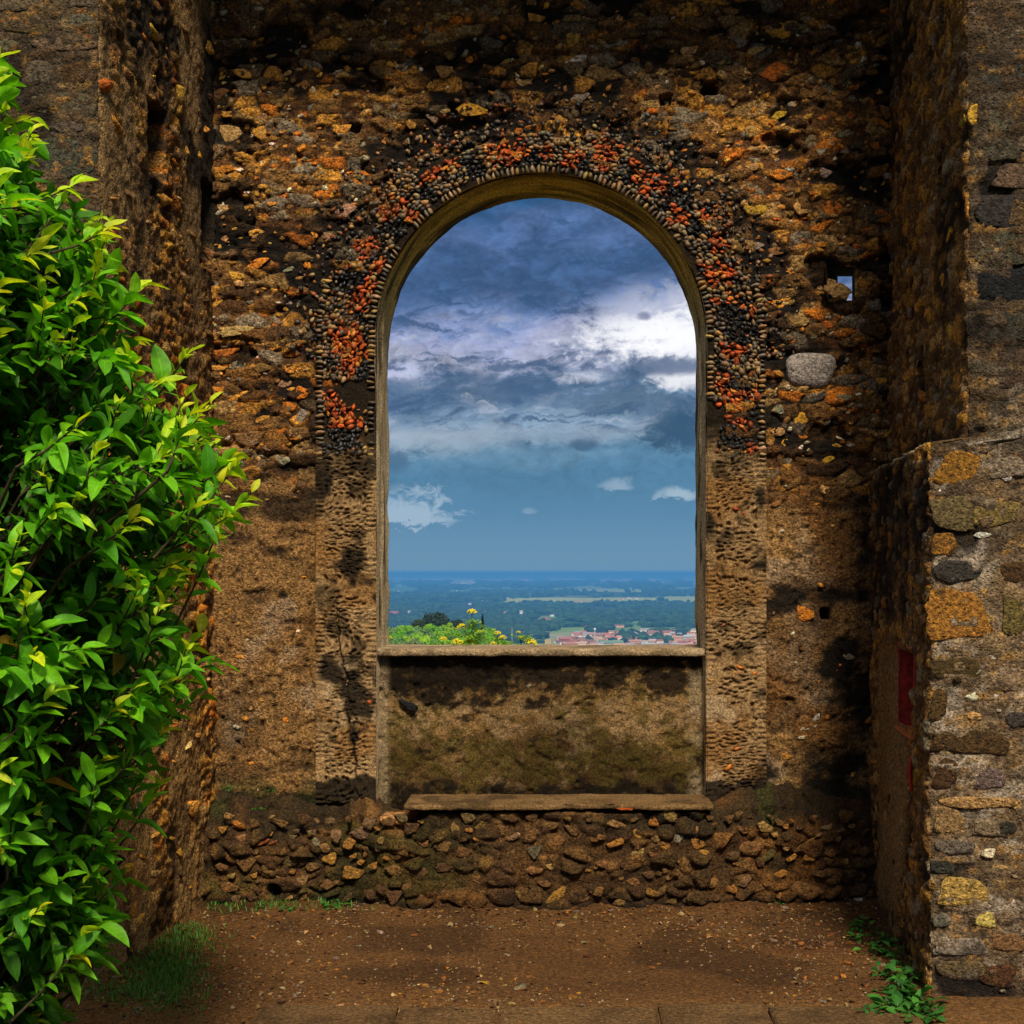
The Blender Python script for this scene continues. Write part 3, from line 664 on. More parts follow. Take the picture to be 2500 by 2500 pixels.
# ---- pebbles, terracotta shards and black stones of the arch band
ORANGE = [(880,735,34),(845,830,40),(865,870,44),(855,900,26),(815,985,28),(835,1020,34),(860,1035,26),(895,610,34),(925,655,24),(960,512,34),(1010,540,22),(1065,408,34),
 (1042,436,22),(1212,372,36),(1262,368,28),(1185,352,22),(1245,400,16),(1400,392,26),(1480,378,34),(1475,412,20),(1560,392,22),(1562,430,22),(1570,465,18),(1625,452,30),(1656,526,30),(1722,516,24),
 (1735,490,16),(1750,605,26),(1742,668,34),(1768,672,24),(1786,735,20),(1828,755,18),(1742,735,14),(1795,851,30),(1820,845,16),(1768,938,26),(1788,968,34),(1842,960,20),(1800,1028,28),(1833,1096,20),(1835,760,16),
 (880,520,20),(850,650,16),(905,690,16),(1115,400,16),(1340,380,18)]
BLKP = [(858,690,30),(885,905,34),(812,890,20),(840,1075,38),(800,1095,18),(912,628,20),(968,560,28),(1150,408,34),(1180,440,20),(1035,470,24),(1430,405,24),(1530,428,22),(1655,492,40),(1620,500,18),(1700,560,24),
 (1786,764,34),(1805,826,40),(1840,800,18),(1795,944,26),(1754,884,18),(1796,1070,44),(1850,1000,18),(880,780,16),(860,1055,20),(930,575,18),(1765,640,14),(1310,395,20),(1270,410,18)]
def band_kind(u, v):
    best = (9, 'pebble')
    for lst, k in ((ORANGE, 'tile_shard'), (BLKP, 'black_stone')):
        for a, b, r in lst:
            d = math.hypot(u-a, v-b)/r
            if d < 1.15 and d < best[0] and random.random() < 1.05-.55*d*d: best = (d, k)
    return best[1]
counts = dict(pebble=0, tile_shard=0, black_stone=0, edge_pebble=0); pbag = Bag()
PCOL = [(.24, .17, .09), (.19, .14, .085), (.27, .20, .125), (.13, .10, .065), (.23, .15, .07), (.16, .14, .11), (.29, .20, .08), (.09, .068, .045), (.06, .05, .04)]
def band_y(): return -.012-.012
def put_pebble(kind, x, z, w, h, ang, col, d=.55):
    sx, sz = w/2/495.6, h/2/495.6; sy = min(sx, sz)*d*1.5
    counts[kind] += 1
    if counts[kind] > 300:
        V0, F0 = peb_V[8+random.randrange(4)] if kind != 'tile_shard' else shd_V[random.randrange(8)]
        Vx = V0*np.array((sx, sy, sz)); ca, sa_ = math.cos(ang), math.sin(ang)
        pbag.add(np.stack([Vx[:, 0]*ca-Vx[:, 2]*sa_+x, Vx[:, 1]+band_y(), Vx[:, 0]*sa_+Vx[:, 2]*ca+z], -1), F0, col); return
    me = random.choice(SHD if kind == 'tile_shard' else BLKST if kind == 'black_stone' else PEB)
    piece(kind, me, (x, band_y(), z), (random.uniform(-.25, .25), -ang, random.uniform(-.25, .25)), (sx, sy, sz), col, band)
# edge rows: thin pebbles set across the edge
def edge_row(r, s0, s1, keep=lambda x, z: True):
    s = s0
    while s < s1:
        st = random.uniform(10.5, 14)/495.6*ARC_R/(ARC_R+(r if S_J < s < S_J+S_A else 0))
        x, z = band_pt(s, r); x = float(x); z = float(z)
        u, v = VPX+x*495.6, VPY+(EYE-z)*495.6
        if keep(u, v):
            ang = (math.pi-(s-S_J)/ARC_R) if S_J < s < S_J+S_A else 0.0
            c = vary(random.choice(PCOL), .25)
            put_pebble('edge_pebble', x, z, random.uniform(20, 27), random.uniform(9, 13), ang+random.uniform(-.15, .15), c, .9)
        s += st
gapn = lambda u, v: vn(np.array(u*.03), np.array(v*.03), 9) > .22
edge_row(.024, S_J-.62, S_J+S_A+.30, lambda u, v: gapn(u, v) and (v < 1160) and not (u > 1500 and 985 < v < 1090))
edge_row(BW-.026, S_J-.66, S_J+.22, lambda u, v: v < 1130 and gapn(u, v))
edge_row(BW-.026, S_J+S_A-.20, S_J+S_A+.90, lambda u, v: v < 1215 and gapn(u, v))
# field of the band
cell = 11.6/495.6
pts = []
for s in np.arange(S_J-.56, S_J+S_A+.60, cell*.92):
    for r in np.arange(.052, BW-.045, cell*.86):
        s2 = s+random.uniform(-.3, .3)*cell*1.1; r2 = r+random.uniform(-.3, .3)*cell
        x, z = band_pt(s2, r2); pts.append((float(x), float(z), r2, s2))
random.shuffle(pts)
for x, z, r, s in pts:
    u, v = VPX+x*495.6, VPY+(EYE-z)*495.6
    k = band_kind(u, v)
    topz = max(0, (z-ARC_Z)/ARC_R)
    if r > BW*.62 and random.random() < .30*topz: continue
    if r > BW-.04-.09*topz*float(vn(np.array(u*.02), np.array(v*.02), 3)) and topz > .15: continue
    if k == 'pebble':
        lim = 930 if u < 1300 else 985
        if v > lim and not (u < 1300 and 1000 < v < 1110 and random.random() < .45): continue
        if float(vn(np.array(u*.022), np.array(v*.022), 77)) < .14: continue
        c = vary(random.choice(PCOL), .25); w = random.uniform(11, 22); h = w*random.uniform(.5, .85)
    elif k == 'tile_shard':
        c = vary(TERRA, .45); c = c if random.random() < .8 else vary((.42, .20, .05), .2); w = random.uniform(11, 24); h = w*random.uniform(.4, .9)
    else:
        c = vary((.016, .016, .018), .4); w = random.uniform(11, 20); h = w*random.uniform(.6, .95)
    th = math.pi-min(max((s-S_J)/ARC_R, 0), math.pi)
    put_pebble(k, x, z, w, h, random.uniform(-.7, .7)+(th-math.pi/2)*.5, c, .75)
# stray shards and lost pebbles among the prints lower down
for (u, v, w, c) in [(905,1715,26,TERRA),(1733,1630,18,OCH),(1737,1658,20,OCH),(1742,1690,24,OCH),(1747,1712,18,TERRA),(1806,1628,22,ORG),(1840,1642,24,ORG),(1800,1825,28,ORG),(1778,1870,30,ORG),
   (795,1768,12,ORG),(1750,1100,16,TERRA),(1792,1243,22,TERRA),(1815,1252,16,TERRA),(1764,1527,14,TERRA),(1820,1310,14,ORG),(1790,1960,18,LGREY),(1815,1972,20,GREY),(1850,1960,20,GREY),(1782,1962,14,PINK)]:
    put_pebble('tile_shard', XB(u), ZB(v), w, w*.6, random.uniform(-.8, .8), vary(c, .1))
for i in range(900):          # stray pebbles of the ruined outer edge, bedded in the wall above
    s = random.uniform(S_J-.1, S_J+S_A+.1); r = BW-.10+abs(random.gauss(0, .11)); x, z = band_pt(s, r); x = float(x); z = float(z)
    if z < ARC_Z-.1 or r > BW+.16: continue
    V0, F0 = peb_V[8+random.randrange(4)] if random.random() < .6 else shd_V[random.randrange(8)]
    q = random.random(); c = vary(random.choice(PCOL), .3) if q < .5 else vary((.02, .018, .016), .4) if q < .8 else vary((.24, .10, .03), .3)
    w = random.uniform(8, 17)/2/495.6; a = random.uniform(0, 3.14); ca, sa2 = math.cos(a), math.sin(a); Vx = V0*np.array((w*1.2, w*.9, w*.8))
    yb = min(wall_y(x, z), -.004 if r < BW-.03 else 9)
    pbag.add(np.stack([Vx[:, 0]*ca-Vx[:, 2]*sa2+x, Vx[:, 1]+yb-.002, Vx[:, 0]*sa2+Vx[:, 2]*ca+z], -1), F0, c)
if pbag.n: tag(obj('pebble_field', pbag.mesh('pebble_field'), M_peb_s, band), kind='stuff')
# dark stone stuck in the parapet
st = piece('stone', RUB[6], (XB(1000), .035, ZB(1726)), (0, .08, 0), (.066, .045, .034), (.028, .030, .034), parapet); st['label'] = 'black wet stone stuck in the parapet plaster'
piece('stone', RUB[2], (XB(1290), .045, ZB(1677)), (0, .1, 0), (.02, .014, .012), (.2, .17, .12), parapet)

# ================================================================== BENCH / PLINTH
bench = empty('stone_bench', (0, 6.75, 0)); tag(bench, 'low rubble stone bench under the arch with a worn seat slab', 'bench')
YO = 6.75
SEAT_X0, SEAT_X1 = XB(985, 6.7), XB(1722, 6.8)
tx = np.arange(-1.86, 1.62, .0095)
prof_t = np.linspace(0, 1, 84)
Xq, Tq = np.meshgrid(tx, prof_t)
mid = sst(Xq, XB(840), XB(980))*(1-sst(Xq, XB(1690), XB(1830)))
yf = 6.85-.10*mid + .03*(fbm(Xq*2, Tq*0, 3, 3)-.5); zt = .40 + (1-mid)*(.02+.16*(fbm(Xq*4.5, Tq*0+3, 9, 4)-.35)) + .05*mid - .05*(1-sst(Xq, -.70, -.60))*mid
t1 = np.clip(Tq/.70, 0, 1); t2 = np.clip((Tq-.70)/.30, 0, 1)
rnd = sst(t1, .72, 1.0)
Yq = yf + .05*rnd*(1-.6*mid) + t2*(7.08-yf-.05*(1-.6*mid)); Zq = -.06 + t1*(zt+.06) + t2*(.13*(1-mid)+.03*mid) - .02*rnd*(1-t2)*(1-mid)
jb, hb1, hb2 = rubble_layer(Xq, Zq-(Yq-6.7)*.6, .105, .075, 241)
nbq = fbm(Xq*9, (Zq-Yq)*9, 243, 5); nbs = fbm(Xq*36, (Zq-Yq)*36, 245, 3)
stq = sst(jb, .04, .30)*sst(hb1+.4*(nbq-.5), .30, .45)
hq = .034*stq*(.3+.9*hb2) + .050*(nbq-.5) + .020*(nbs-.5) + .035*(fbm(Xq*14, (Zq-Yq)*14, 259, 4)-.5)*sst(Zq, .28, .40)*(1-mid) - .02*sst(fbm(Xq*5, Zq*7, 247, 3), .58, .68)
mossq = sst(fbm(Xq*2.2, Zq*4, 249, 4), .48, .62)*(1-sst(Xq+.5*(fbm(Xq*5, Zq*5, 261, 3)-.5), -.8, -.2))
cq = lerp(lerp(np.array((.05, .031, .014)), np.array((.17, .10, .04)), fbm(Xq*6, Zq*6, 244, 4)), pick(hb2, [BRN, DBR, BRN, DBR, (.20, .125, .045), (.13, .085, .035)])*(.5+.7*nbq[..., None]), stq*.9)
cq = lerp(cq, np.array((.19, .10, .03)), .5*sst(fbm(Xq*2.6, Zq*3, 251, 4)+.18*np.exp(-((Xq-.95)/.25)**2), .56, .68))
cq = lerp(cq, np.array((.05, .058, .012)), .6*mossq)
blq = sst(fbm(Xq*3, Zq*5, 253, 5)+.26*sst(Zq, .28, .44)*(1-mid*.8), .60, .74)
cq = lerp(cq, lerp(np.array((.020, .015, .008)), np.array((.085, .060, .026)), fbm(Xq*16, (Zq-Yq)*16, 255, 4, .65)), .85*blq)
cq = lerp(cq, np.array((.06, .075, .014)), .5*sst(fbm(Xq*9, (Zq-Yq)*9, 257, 4), .52, .64)*sst(Zq, .3, .4)*(1-mid))
cq *= (1-.55*sst(-Zq, -.07, .0))[..., None]*1.0
dh = 1-sst(np.hypot((Xq-XB(671, 6.88)), (Zq-.065))+.012*(nbq-.5), .030, .040)      # round drain hollow
hq = hq-.16*dh; cq = cq*(1-.5*dh[..., None])
core = obj('rubble_core', grid_mesh('rubble_core', np.stack([Xq, Yq-hq-YO, Zq+hq*.3*rnd], -1), cq), M_face, bench); tag(core, kind='stuff')
slab = obj('seat_slab', rough_slab('seat_slab', SEAT_X0, SEAT_X1+.03, 6.715-YO, 7.06-YO, .474, .498, .012, .006, 15, ((.15, .10, .05), (.27, .19, .105)), .45, .04), M_plast, bench)
slab['label'] = 'worn flat stone seat slab, broken off at one end'
def b_stone(u, v, w, h, c, name='stone', meshes=RUB, out=.02, rot=None):
    x = XB(u, 6.76); m = float(sst(np.array(x), XB(840), XB(980))*(1-sst(np.array(x), XB(1690), XB(1830)))); Yb = 6.85-.10*m
    x, z = XB(u, Yb), ZB(v, Yb); sx, sz = w/2*Yb/FPX, h/2*Yb/FPX; dy = max(.02, min(.05, .8*min(sx, sz)))
    zlim = .02+sz*.6
    return piece(name, random.choice(meshes), (x, Yb-YO-.002-out*.3, max(z, zlim)), (0, random.uniform(-.2, .2) if rot is None else rot, 0), (sx*1.05, dy, sz*1.05), tuple(.62*k*.85+.38*q for k, q in zip(vary(c, .2), (.17, .105, .045))), bench)
bn_ = [(1303,2080,44,32,(.17,.165,.12)),(1559,2087,40,36,TAN),(1026,2195,58,36,BRN),(1194,2192,70,48,BRN),(1282,2192,56,44,BRN),(1361,2182,72,46,OCH),(1466,2170,52,34,BRN),(1585,2176,58,28,OCH),
 (1299,2124,56,22,BRN),(1325,2155,44,22,BRN),(854,2061,44,32,OCH),(861,2131,60,36,OCH),(793,2066,34,30,TAN),(900,2010,36,34,PINK),(935,2047,28,26,TAN),(1640,1996,62,42,TAN),(1656,2047,30,30,LGREY),
 (1863,2017,52,28,TAN),(1679,2133,66,40,BRN),(1905,2133,82,34,OCH),(1963,2173,90,46,BRN),(2042,2173,62,42,BRN),(2000,2131,72,26,BRN),(2084,2133,64,40,BRN),(1861,2164,56,34,BRN),(1791,2173,44,30,OCH),
 (1616,2173,36,36,BRN),(865,2090,26,14,OCH),(890,2088,16,20,BRN),(820,2040,30,40,PINK),(770,2055,28,26,GREY),(880,2030,60,40,PINK),(1092,2060,60,40,BRN),(1110,2025,30,40,TAN),(1030,2055,36,30,BRN),
 (1090,2190,40,40,DBR),(960,2190,50,40,DBR),(1138,2195,30,34,BRN),(1240,2185,34,40,DBR),(1420,2195,40,30,DBR),(1520,2195,46,26,BRN),(1545,2150,40,30,BRN),(1480,2105,56,26,BRN),(1420,2090,60,28,BRN),
 (1360,2060,50,36,BRN),(1260,2040,50,30,PINK),(1200,2080,56,40,DBR),(1150,2110,50,34,BRN),(1090,2120,56,36,DBR),(1020,2130,50,40,DBR),(960,2120,50,36,BRN),(930,2170,40,40,DBR),(1600,2090,40,30,BRN),
 (1620,2060,36,30,OCH),(1700,2060,40,30,OCH),(1720,2080,60,36,OCH),(1760,2050,60,40,(.30,.17,.05)),(1830,2070,70,44,BRN),(1880,2085,60,40,(.12,.12,.05)),(1960,2065,50,34,BRN),(1980,2095,46,26,OCH),
 (2030,2085,44,30,BRN),(2070,2060,50,30,DBR),(2110,2080,30,30,BRN),(2020,2020,36,18,PINK),(2055,2024,32,18,PINK),(1980,2050,26,18,OCH),(2100,2170,40,40,DBR),(1740,2160,40,36,BRN),(1745,2195,46,24,DBR),
 (640,2055,40,16,(.30,.10,.04)),(670,2055,30,14,(.32,.13,.06)),(600,2110,60,36,BRN),(660,2120,54,44,BRN),(555,2170,60,34,BRN),(700,2160,50,30,DBR),(640,2180,40,30,DBR),(760,2120,50,30,BRN),(800,2160,60,30,BRN),
 (560,2090,40,40,BRN),(580,2010,44,26,ORG),(620,2010,30,24,BRN),(690,2010,50,30,BRN),(740,2000,40,30,DBR),(730,2080,40,30,BRN),(700,2100,50,36,(.13,.12,.04)),(850,2190,40,26,DBR),(900,2180,40,34,DBR),(1340,2015,50,24,BRN),
 (1400,2030,50,30,BRN),(1450,2050,60,30,BRN),(1510,2055,60,36,OCH),(1500,2010,60,30,TAN),(1560,2030,44,40,OCH),(1600,2010,40,30,ORG),(1250,2000,60,26,DBR),(1180,2010,50,30,BRN),(1170,2150,40,30,BRN),(1230,2140,50,26,BRN),(1400,2130,60,30,BRN)]
for q in bn_: b_stone(*q)
tk_ = [(a, b, max(c, d)) for a, b, c, d, e in bn_]
for i in range(6000):
    if len(tk_) >= 230: break
    u, v, w = random.uniform(530, 2120), random.uniform(1990, 2200), random.uniform(18, 46)
    if any(abs(u-a)+abs(v-b) < (w+c)*.50 for a, b, c in tk_) or (635 < u < 708 and v > 2150): continue
    tk_.append((u, v, w)); b_stone(u, v, w, w*random.uniform(.5, .85), random.choice([BRN, BRN, DBR, OCH, TAN, (.2, .15, .09)]))
for (u0, u1, yv, zv, c) in [(925, 995, 6.76, .43, TAN), ]:   # broken edge of the seat
    piece('stone', random.choice(BLK), (XB((u0+u1)/2, yv), yv-YO+.04, zv-.012), (0, random.uniform(-.05, .05), random.uniform(-.2, .2)), ((u1-u0)/2*yv/FPX, .10, .026), vary(c, .1), bench)
piece('tile_shard', SHD[1], (XB(1523, 6.7), 6.70-YO, ZB(1975, 6.7)), (0, .03, 0), (.042, .02, .006), TERRA, bench)

# ================================================================== PIERS
def pier(name, label, low, upp, zsplit, seed, fine_to, pal, facepal, extra):
    # low / upp: polyline (back corner, front corner, far end) below and above the ledge
    root = empty(name, (low[1][0], low[1][1], 0)); tag(root, label, 'wall')
    L1 = math.dist(low[0], low[1]); sgn = 1 if low[2][0] > low[1][0] else -1
    sA = np.arange(0, L1, .011); sB = L1+np.arange(0, fine_to, .010); sC = L1+np.arange(fine_to, abs(low[2][0]-low[1][0])+.2, .2)
    s = np.concatenate([sA, sB, sC]); z = np.arange(-.06, 5.2, .0105); S, Zz = np.meshgrid(s, z)
    def path(pl):
        l1 = math.dist(pl[0], pl[1]); q = S/L1
        ax = pl[0][0]+(pl[1][0]-pl[0][0])*q; ay = pl[0][1]+(pl[1][1]-pl[0][1])*q
        f = (S-L1); bx = pl[1][0]+sgn*f; by = pl[1][1]+0*f
        on = S < L1
        return np.where(on, ax, bx), np.where(on, ay, by)
    lx, ly = path(low); ux, uy = path(upp)
    k = sst(Zz + .02*(fbm(S*6, S*0, seed, 3)-.5), zsplit-.012, zsplit+.012)
    bx = lx*(1-k)+ux*k; by = ly*(1-k)+uy*k
    # normals: flank faces the niche, front faces the camera
    fx, fy = -(low[1][1]-low[0][1])/L1, (low[1][0]-low[0][0])/L1
    if fx*sgn > 0: fx, fy = -fx, -fy
    t = sst(S, L1-.03, L1+.03); nx = fx*(1-t)+0*t; ny = fy*(1-t)-1*t; nl = np.hypot(nx, ny); nx /= nl; ny /= nl
    onf = sst(S, L1-.01, L1+.01)
    A = S; j, h, g = rubble_layer(A, Zz, .13, .055, seed+1); jj, hh, gg = rubble_layer(A, Zz, .05, .026, seed+2)
    n1 = fbm(A*9, Zz*9, seed+4, 5); n2 = fbm(A*36, Zz*36, seed+5, 3); n0 = fbm(A*1.5, Zz*1.5, seed+6, 4)
    s1 = sst(h+.4*(n1-.5), .42, .54)*sst(j, .05, .26); s2 = sst(hh, .45, .52)*sst(jj, .05, .22)*(1-s1)
    smooth = extra['smooth'](S, Zz, L1)
    s1 = s1*(1-smooth); s2 = s2*(1-smooth)
    H = .013*s1*(.4+g)+.008*s2+.018*(n1-.5)*(1-.5*smooth)+.014*(n2-.5)+.024*(n0-.5)
    H = H*(1-.30*onf)
    H -= .03*(1-np.abs(sst(S, L1-.05, L1+.05)*2-1))*fbm(Zz*9, Zz*0, seed+8, 3)*1.2        # broken corner
    er = sst(fbm(A*5, Zz*4, seed+9, 5), .62, .70)*(1-smooth); H -= .018*er
    mort = lerp(np.array((.11, .070, .032)), np.array((.24, .155, .072)), fbm(A*3, Zz*3, seed+10, 5))
    C = lerp(mort, pick(g, pal)*(.6+.7*n1[..., None]), s1*.95); C = lerp(C, pick(gg, pal), s2*.8)
    C = lerp(C, lerp(np.array((.20, .135, .062)), np.array((.33, .25, .15)), fbm(A*2.5, Zz*1.2, seed+11, 5)), smooth*.85)
    C = lerp(C, C*np.array(extra.get('tint', (1, 1, 1))), (1-sst(Zz, 1.0, 2.4))*(1-onf))
    # the front faces: mortar between squared blocks
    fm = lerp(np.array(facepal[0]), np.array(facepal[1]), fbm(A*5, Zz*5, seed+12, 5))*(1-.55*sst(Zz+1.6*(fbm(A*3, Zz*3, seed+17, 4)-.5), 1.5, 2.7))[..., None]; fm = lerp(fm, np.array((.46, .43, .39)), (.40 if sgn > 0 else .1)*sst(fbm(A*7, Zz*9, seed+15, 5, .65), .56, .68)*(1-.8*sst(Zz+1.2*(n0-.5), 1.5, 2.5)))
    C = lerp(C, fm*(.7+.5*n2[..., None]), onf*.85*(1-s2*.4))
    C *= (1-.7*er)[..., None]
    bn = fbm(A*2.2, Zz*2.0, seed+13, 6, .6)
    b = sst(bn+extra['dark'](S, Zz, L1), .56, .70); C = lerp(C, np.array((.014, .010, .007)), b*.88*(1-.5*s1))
    b2 = extra.get('ledge'); 
    if b2:
        lg = np.exp(-((Zz-zsplit+.012)/.012)**2)*(S < L1-.02); C = lerp(C, np.array((.42, .36, .27)), lg*.75*sst(n2, .3, .6)); H += .012*lg*n1
    for (sa, sb, za, zb, d) in extra['sockets']:
        w1 = .012*(n1-.5)*2
        m = sst(S+w1, sa-.008, sa+.008)*(1-sst(S+w1, sb-.008, sb+.008))*sst(Zz+w1*2, za-.008, za+.008)*(1-sst(Zz+w1*2, zb-.008, zb+.008))
        H = H*(1-m) - d*m; C = C*(1-.35*m[..., None])
    Pt = np.stack([bx+nx*H-low[1][0], by+ny*H-low[1][1], Zz], -1)
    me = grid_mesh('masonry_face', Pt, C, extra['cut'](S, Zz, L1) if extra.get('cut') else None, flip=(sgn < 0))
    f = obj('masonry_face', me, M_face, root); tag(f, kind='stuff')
    # far side faces so that it is a closed block
    x0, y0 = low[1]; xe = low[2][0]
    q = [(xe-x0, 0, -.06), (xe-x0, Y_FAR-y0, -.06), (xe-x0, Y_FAR-y0, 5.19), (xe-x0, 0, 5.19)]
    qi = (low[0][0]-x0, 7.02-y0)
    V = q
    m2 = mesh_np('top_face', V, [(0, 1, 2, 3)], np.tile((.14, .09, .05), (4, 1)), False); obj('end_face', m2, M_face, root)
    V = [(0+sgn*.05, .05, 5.17), (xe-x0, .05, 5.17), (xe-x0, Y_FAR-y0, 5.17), (low[0][0]-x0+sgn*.05, Y_FAR-y0, 5.17)]
    obj('top_face', mesh_np('top_face', V, [(0, 1, 2, 3)], np.tile((.14, .09, .05), (4, 1)), False), M_face, root)
    return root, (fx, fy), L1

# ---- left pier: rubble flank with two sockets, front face of grey courses
LB, LF = (-1.715, 7.03), (-1.815, 5.60)
dark_l = lambda S, Z, L: .10*sst(Z, 2.6, 4.2) - .05 + .10*np.exp(-((S-.02)/.10)**2) - .12*(1-sst(Z, .2, 1.2))*(S < L)
lpier, lf_n, LL = pier('stone_pier', 'rubble stone pier with a dark empty beam socket, partly behind the leafy shrub',
    [LB, LF, (-4.2, 5.6)], [LB, LF, (-4.2, 5.6)], 9.0, 500, .75, [OCH, BRN, OCH, DBR, TAN, ORG, (.42, .26, .06)], ((.16, .13, .095), (.26, .21, .15)),
    dict(tint=(1.32, 1.28, 1.12), smooth=lambda S, Z, L: .88*sst(fbm(S*3, Z*.8, 77, 4), .34, .54)*(S < L), dark=dark_l,
         sockets=[(.72, .93, 3.33, 3.64, .22), (.02, .22, 3.08, 3.50, .16)]))
# ---- right pier with its thicker lower half
RBL, RFL = (1.535, 7.03), (1.389, 5.376); RBU, RFU = (1.625, 7.03), (1.530, 5.376)
def r_smooth(S, Z, L):
    a = sst(S, .25, .32)*(1-sst(S+.25*sst(-Z, -.7, -.1), L-.62, L-.42))*(1-sst(Z, 1.24, 1.27))
    return np.clip(a, 0, 1)
def r_cut(S, Z, L):
    tt = np.array([.56, .80])*L
    c = (S > tt[0]-.01) & (S < tt[1]+.01) & (Z > .955) & (Z < 1.275)
    return ~(c[:-1, :-1] & c[1:, 1:] & c[:-1, 1:] & c[1:, :-1])
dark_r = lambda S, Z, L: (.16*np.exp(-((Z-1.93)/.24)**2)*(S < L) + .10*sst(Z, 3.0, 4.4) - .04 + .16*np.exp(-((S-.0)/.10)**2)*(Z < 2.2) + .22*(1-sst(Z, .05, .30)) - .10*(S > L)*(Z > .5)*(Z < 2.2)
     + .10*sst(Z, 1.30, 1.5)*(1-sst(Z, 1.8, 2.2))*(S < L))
rpier, rf_n, RL = pier('stone_pier', 'thick-footed rubble stone pier with a ledge and a red painted recess',
    [RBL, RFL, (4.2, 5.376)], [RBU, RFU, (4.2, 5.376)], 2.10, 600, .75, [OCH, BRN, DBR, TAN, (.36, .22, .05), GREY, BRN], ((.10, .074, .048), (.25, .20, .145)),
    dict(smooth=r_smooth, dark=dark_r, ledge=True, sockets=[(.0, .10, 2.75, 3.05, .1)], cut=r_cut))
rpier.name = 'stone_pier.001'

# stones as pieces on a pier flank
def flank_stone(root, lo, hi, L, nrm, s, z, w, h, c, zs=9., up=None, meshes=RUB, name='stone'):
    a, b = (lo if (z < zs or up is None) else up); q = s/L
    x = a[0]+(b[0]-a[0])*q; y = a[1]+(b[1]-a[1])*q
    ang = math.atan2(b[1]-a[1], b[0]-a[0])
    dy = min(.03, .5*min(w, h)); rx, ry = root.location[0], root.location[1]
    M = Matrix.Rotation(ang, 3, 'Z') @ Matrix.Rotation(random.uniform(-.25, .25), 3, 'Y')
    return piece(name, random.choice(meshes), (x-rx-nrm[0]*.004, y-ry-nrm[1]*.004, z), M, (w/2, dy, h/2), vary(c, .2), root)
tk = []
for i in range(4000):
    if len(tk) >= 170: break
    s = random.uniform(.04, LL-.05); z = random.uniform(.05, 4.6); w = random.uniform(.05, .17); h = w*random.uniform(.3, .65)
    if (.66 < s < 1.0 and 3.25 < z < 3.72) or (s < .28 and 3.0 < z < 3.56): continue
    if any(abs(s-a)*.7+abs(z-b) < (w+c)*.62 for a, b, c in tk): continue
    tk.append((s, z, w)); flank_stone(lpier, (LB, LF), 0, LL, lf_n, s, z, w, h, random.choice([OCH, OCH, BRN, DBR, TAN, BRN, ORG, YEL]))
tk = []
for i in range(5000):
    if len(tk) >= 210: break
    s = random.uniform(.04, RL-.05); z = random.uniform(.05, 4.6); w = random.uniform(.05, .17); h = w*random.uniform(.35, .7)
    if .85 < s/RL*1.63 + 0 < 1.45 and .90 < z < 1.33: continue
    if float(r_smooth(np.array(s), np.array(z), RL)) > .3 and random.random() < .95: continue
    if abs(z-2.1) < .06: continue
    if any(abs(s-a)*.7+abs(z-b) < (w+c)*.60 for a, b, c in tk): continue
    tk.append((s, z, w)); flank_stone(rpier, (RBL, RFL), 0, RL, rf_n, s, z, w, h, random.choice([OCH, BRN, BRN, DBR, TAN, GREY, YEL] if z > 2.1 else [DBR, DBR, BRN, GREY, DBR, TAN]), 2.1, (RBU, RFU))
# blocks of the pier fronts (photo positions on the plane of each front)
def front_block(root, Yf, u, v, w, h, c, meshes=BLK, name='block', d=.024, rot=None):
    x, z = XB(u, Yf), ZB(v, Yf); sx, sz = w/2*Yf/FPX, h/2*Yf/FPX
    return piece(name, random.choice(meshes), (x-root.location[0], Yf-root.location[1]+.001, z), (0, random.uniform(-.035, .035) if rot is None else rot, 0), (sx*1.04, d, sz*1.04), vary(c, .12), root)
OB = (.27, .155, .042); DB = (.105, .066, .03); TB = (.23, .18, .115); GB = (.16, .14, .11); DG = (.08, .07, .058)
rblocks = [(2345,1140,132,84,OB),(2327,1252,112,90,(.16,.115,.06)),(2303,1329,78,58,OB),(2331,1399,126,62,DG),(2340,1499,164,130,OB),(2334,1634,132,62,DB),(2294,1719,52,84,DB),(2368,1812,192,64,DB),
 (2313,1886,74,78,DB),(2415,1898,90,62,GB),(2380,1961,210,34,(.34,.25,.12)),(2313,2003,86,66,(.28,.20,.10)),(2326,2070,104,40,GB),(2299,2117,58,36,DG),(2345,2177,142,74,(.30,.22,.09)),
 (2345,2312,132,48,(.20,.17,.15)),(2420,2020,90,50,TB),(2430,1250,120,70,(.20,.15,.07)),(2480,1399,80,60,DB),(2470,1500,60,110,(.15,.13,.05)),(2340,2370,130,50,(.17,.13,.07)),(2440,2380,110,60,DB),(2460,2300,80,50,(.17,.12,.06)),
 (2460,1140,110,60,(.2,.17,.12)),(2470,1660,70,60,TB),(2480,1760,60,44,DG),(2455,2020,60,36,DG)]
for q in rblocks: front_block(rpier, 5.376, *q)
for (u, v, w, h, c) in [(2420,2077,54,34,PALE),(2471,2210,30,46,LGREY),(2306,2252,68,52,DGREY),(2415,2252,78,56,(.36,.27,.12)),(2450,1160,44,36,LGREY),(2394,1310,52,22,LGREY),(2420,1610,56,30,LGREY),(2376,1702,44,26,LGREY),
  (2430,1700,20,16,LGREY),(2376,1745,50,30,TAN),(2440,1735,18,14,PALE),(2478,2140,30,14,PINK),(2440,2117,70,26,TAN),(2475,1960,40,40,TAN),(2390,1640,26,20,GREY),(2297,1196,24,14,PALE),(2400,1078,30,20,PALE),(2485,1420,20,26,PALE),(2450,2420,24,14,GREY)]:
    front_block(rpier, 5.376, u, v, w, h, c, RUB, 'stone', .03)
v = -40; row = 0
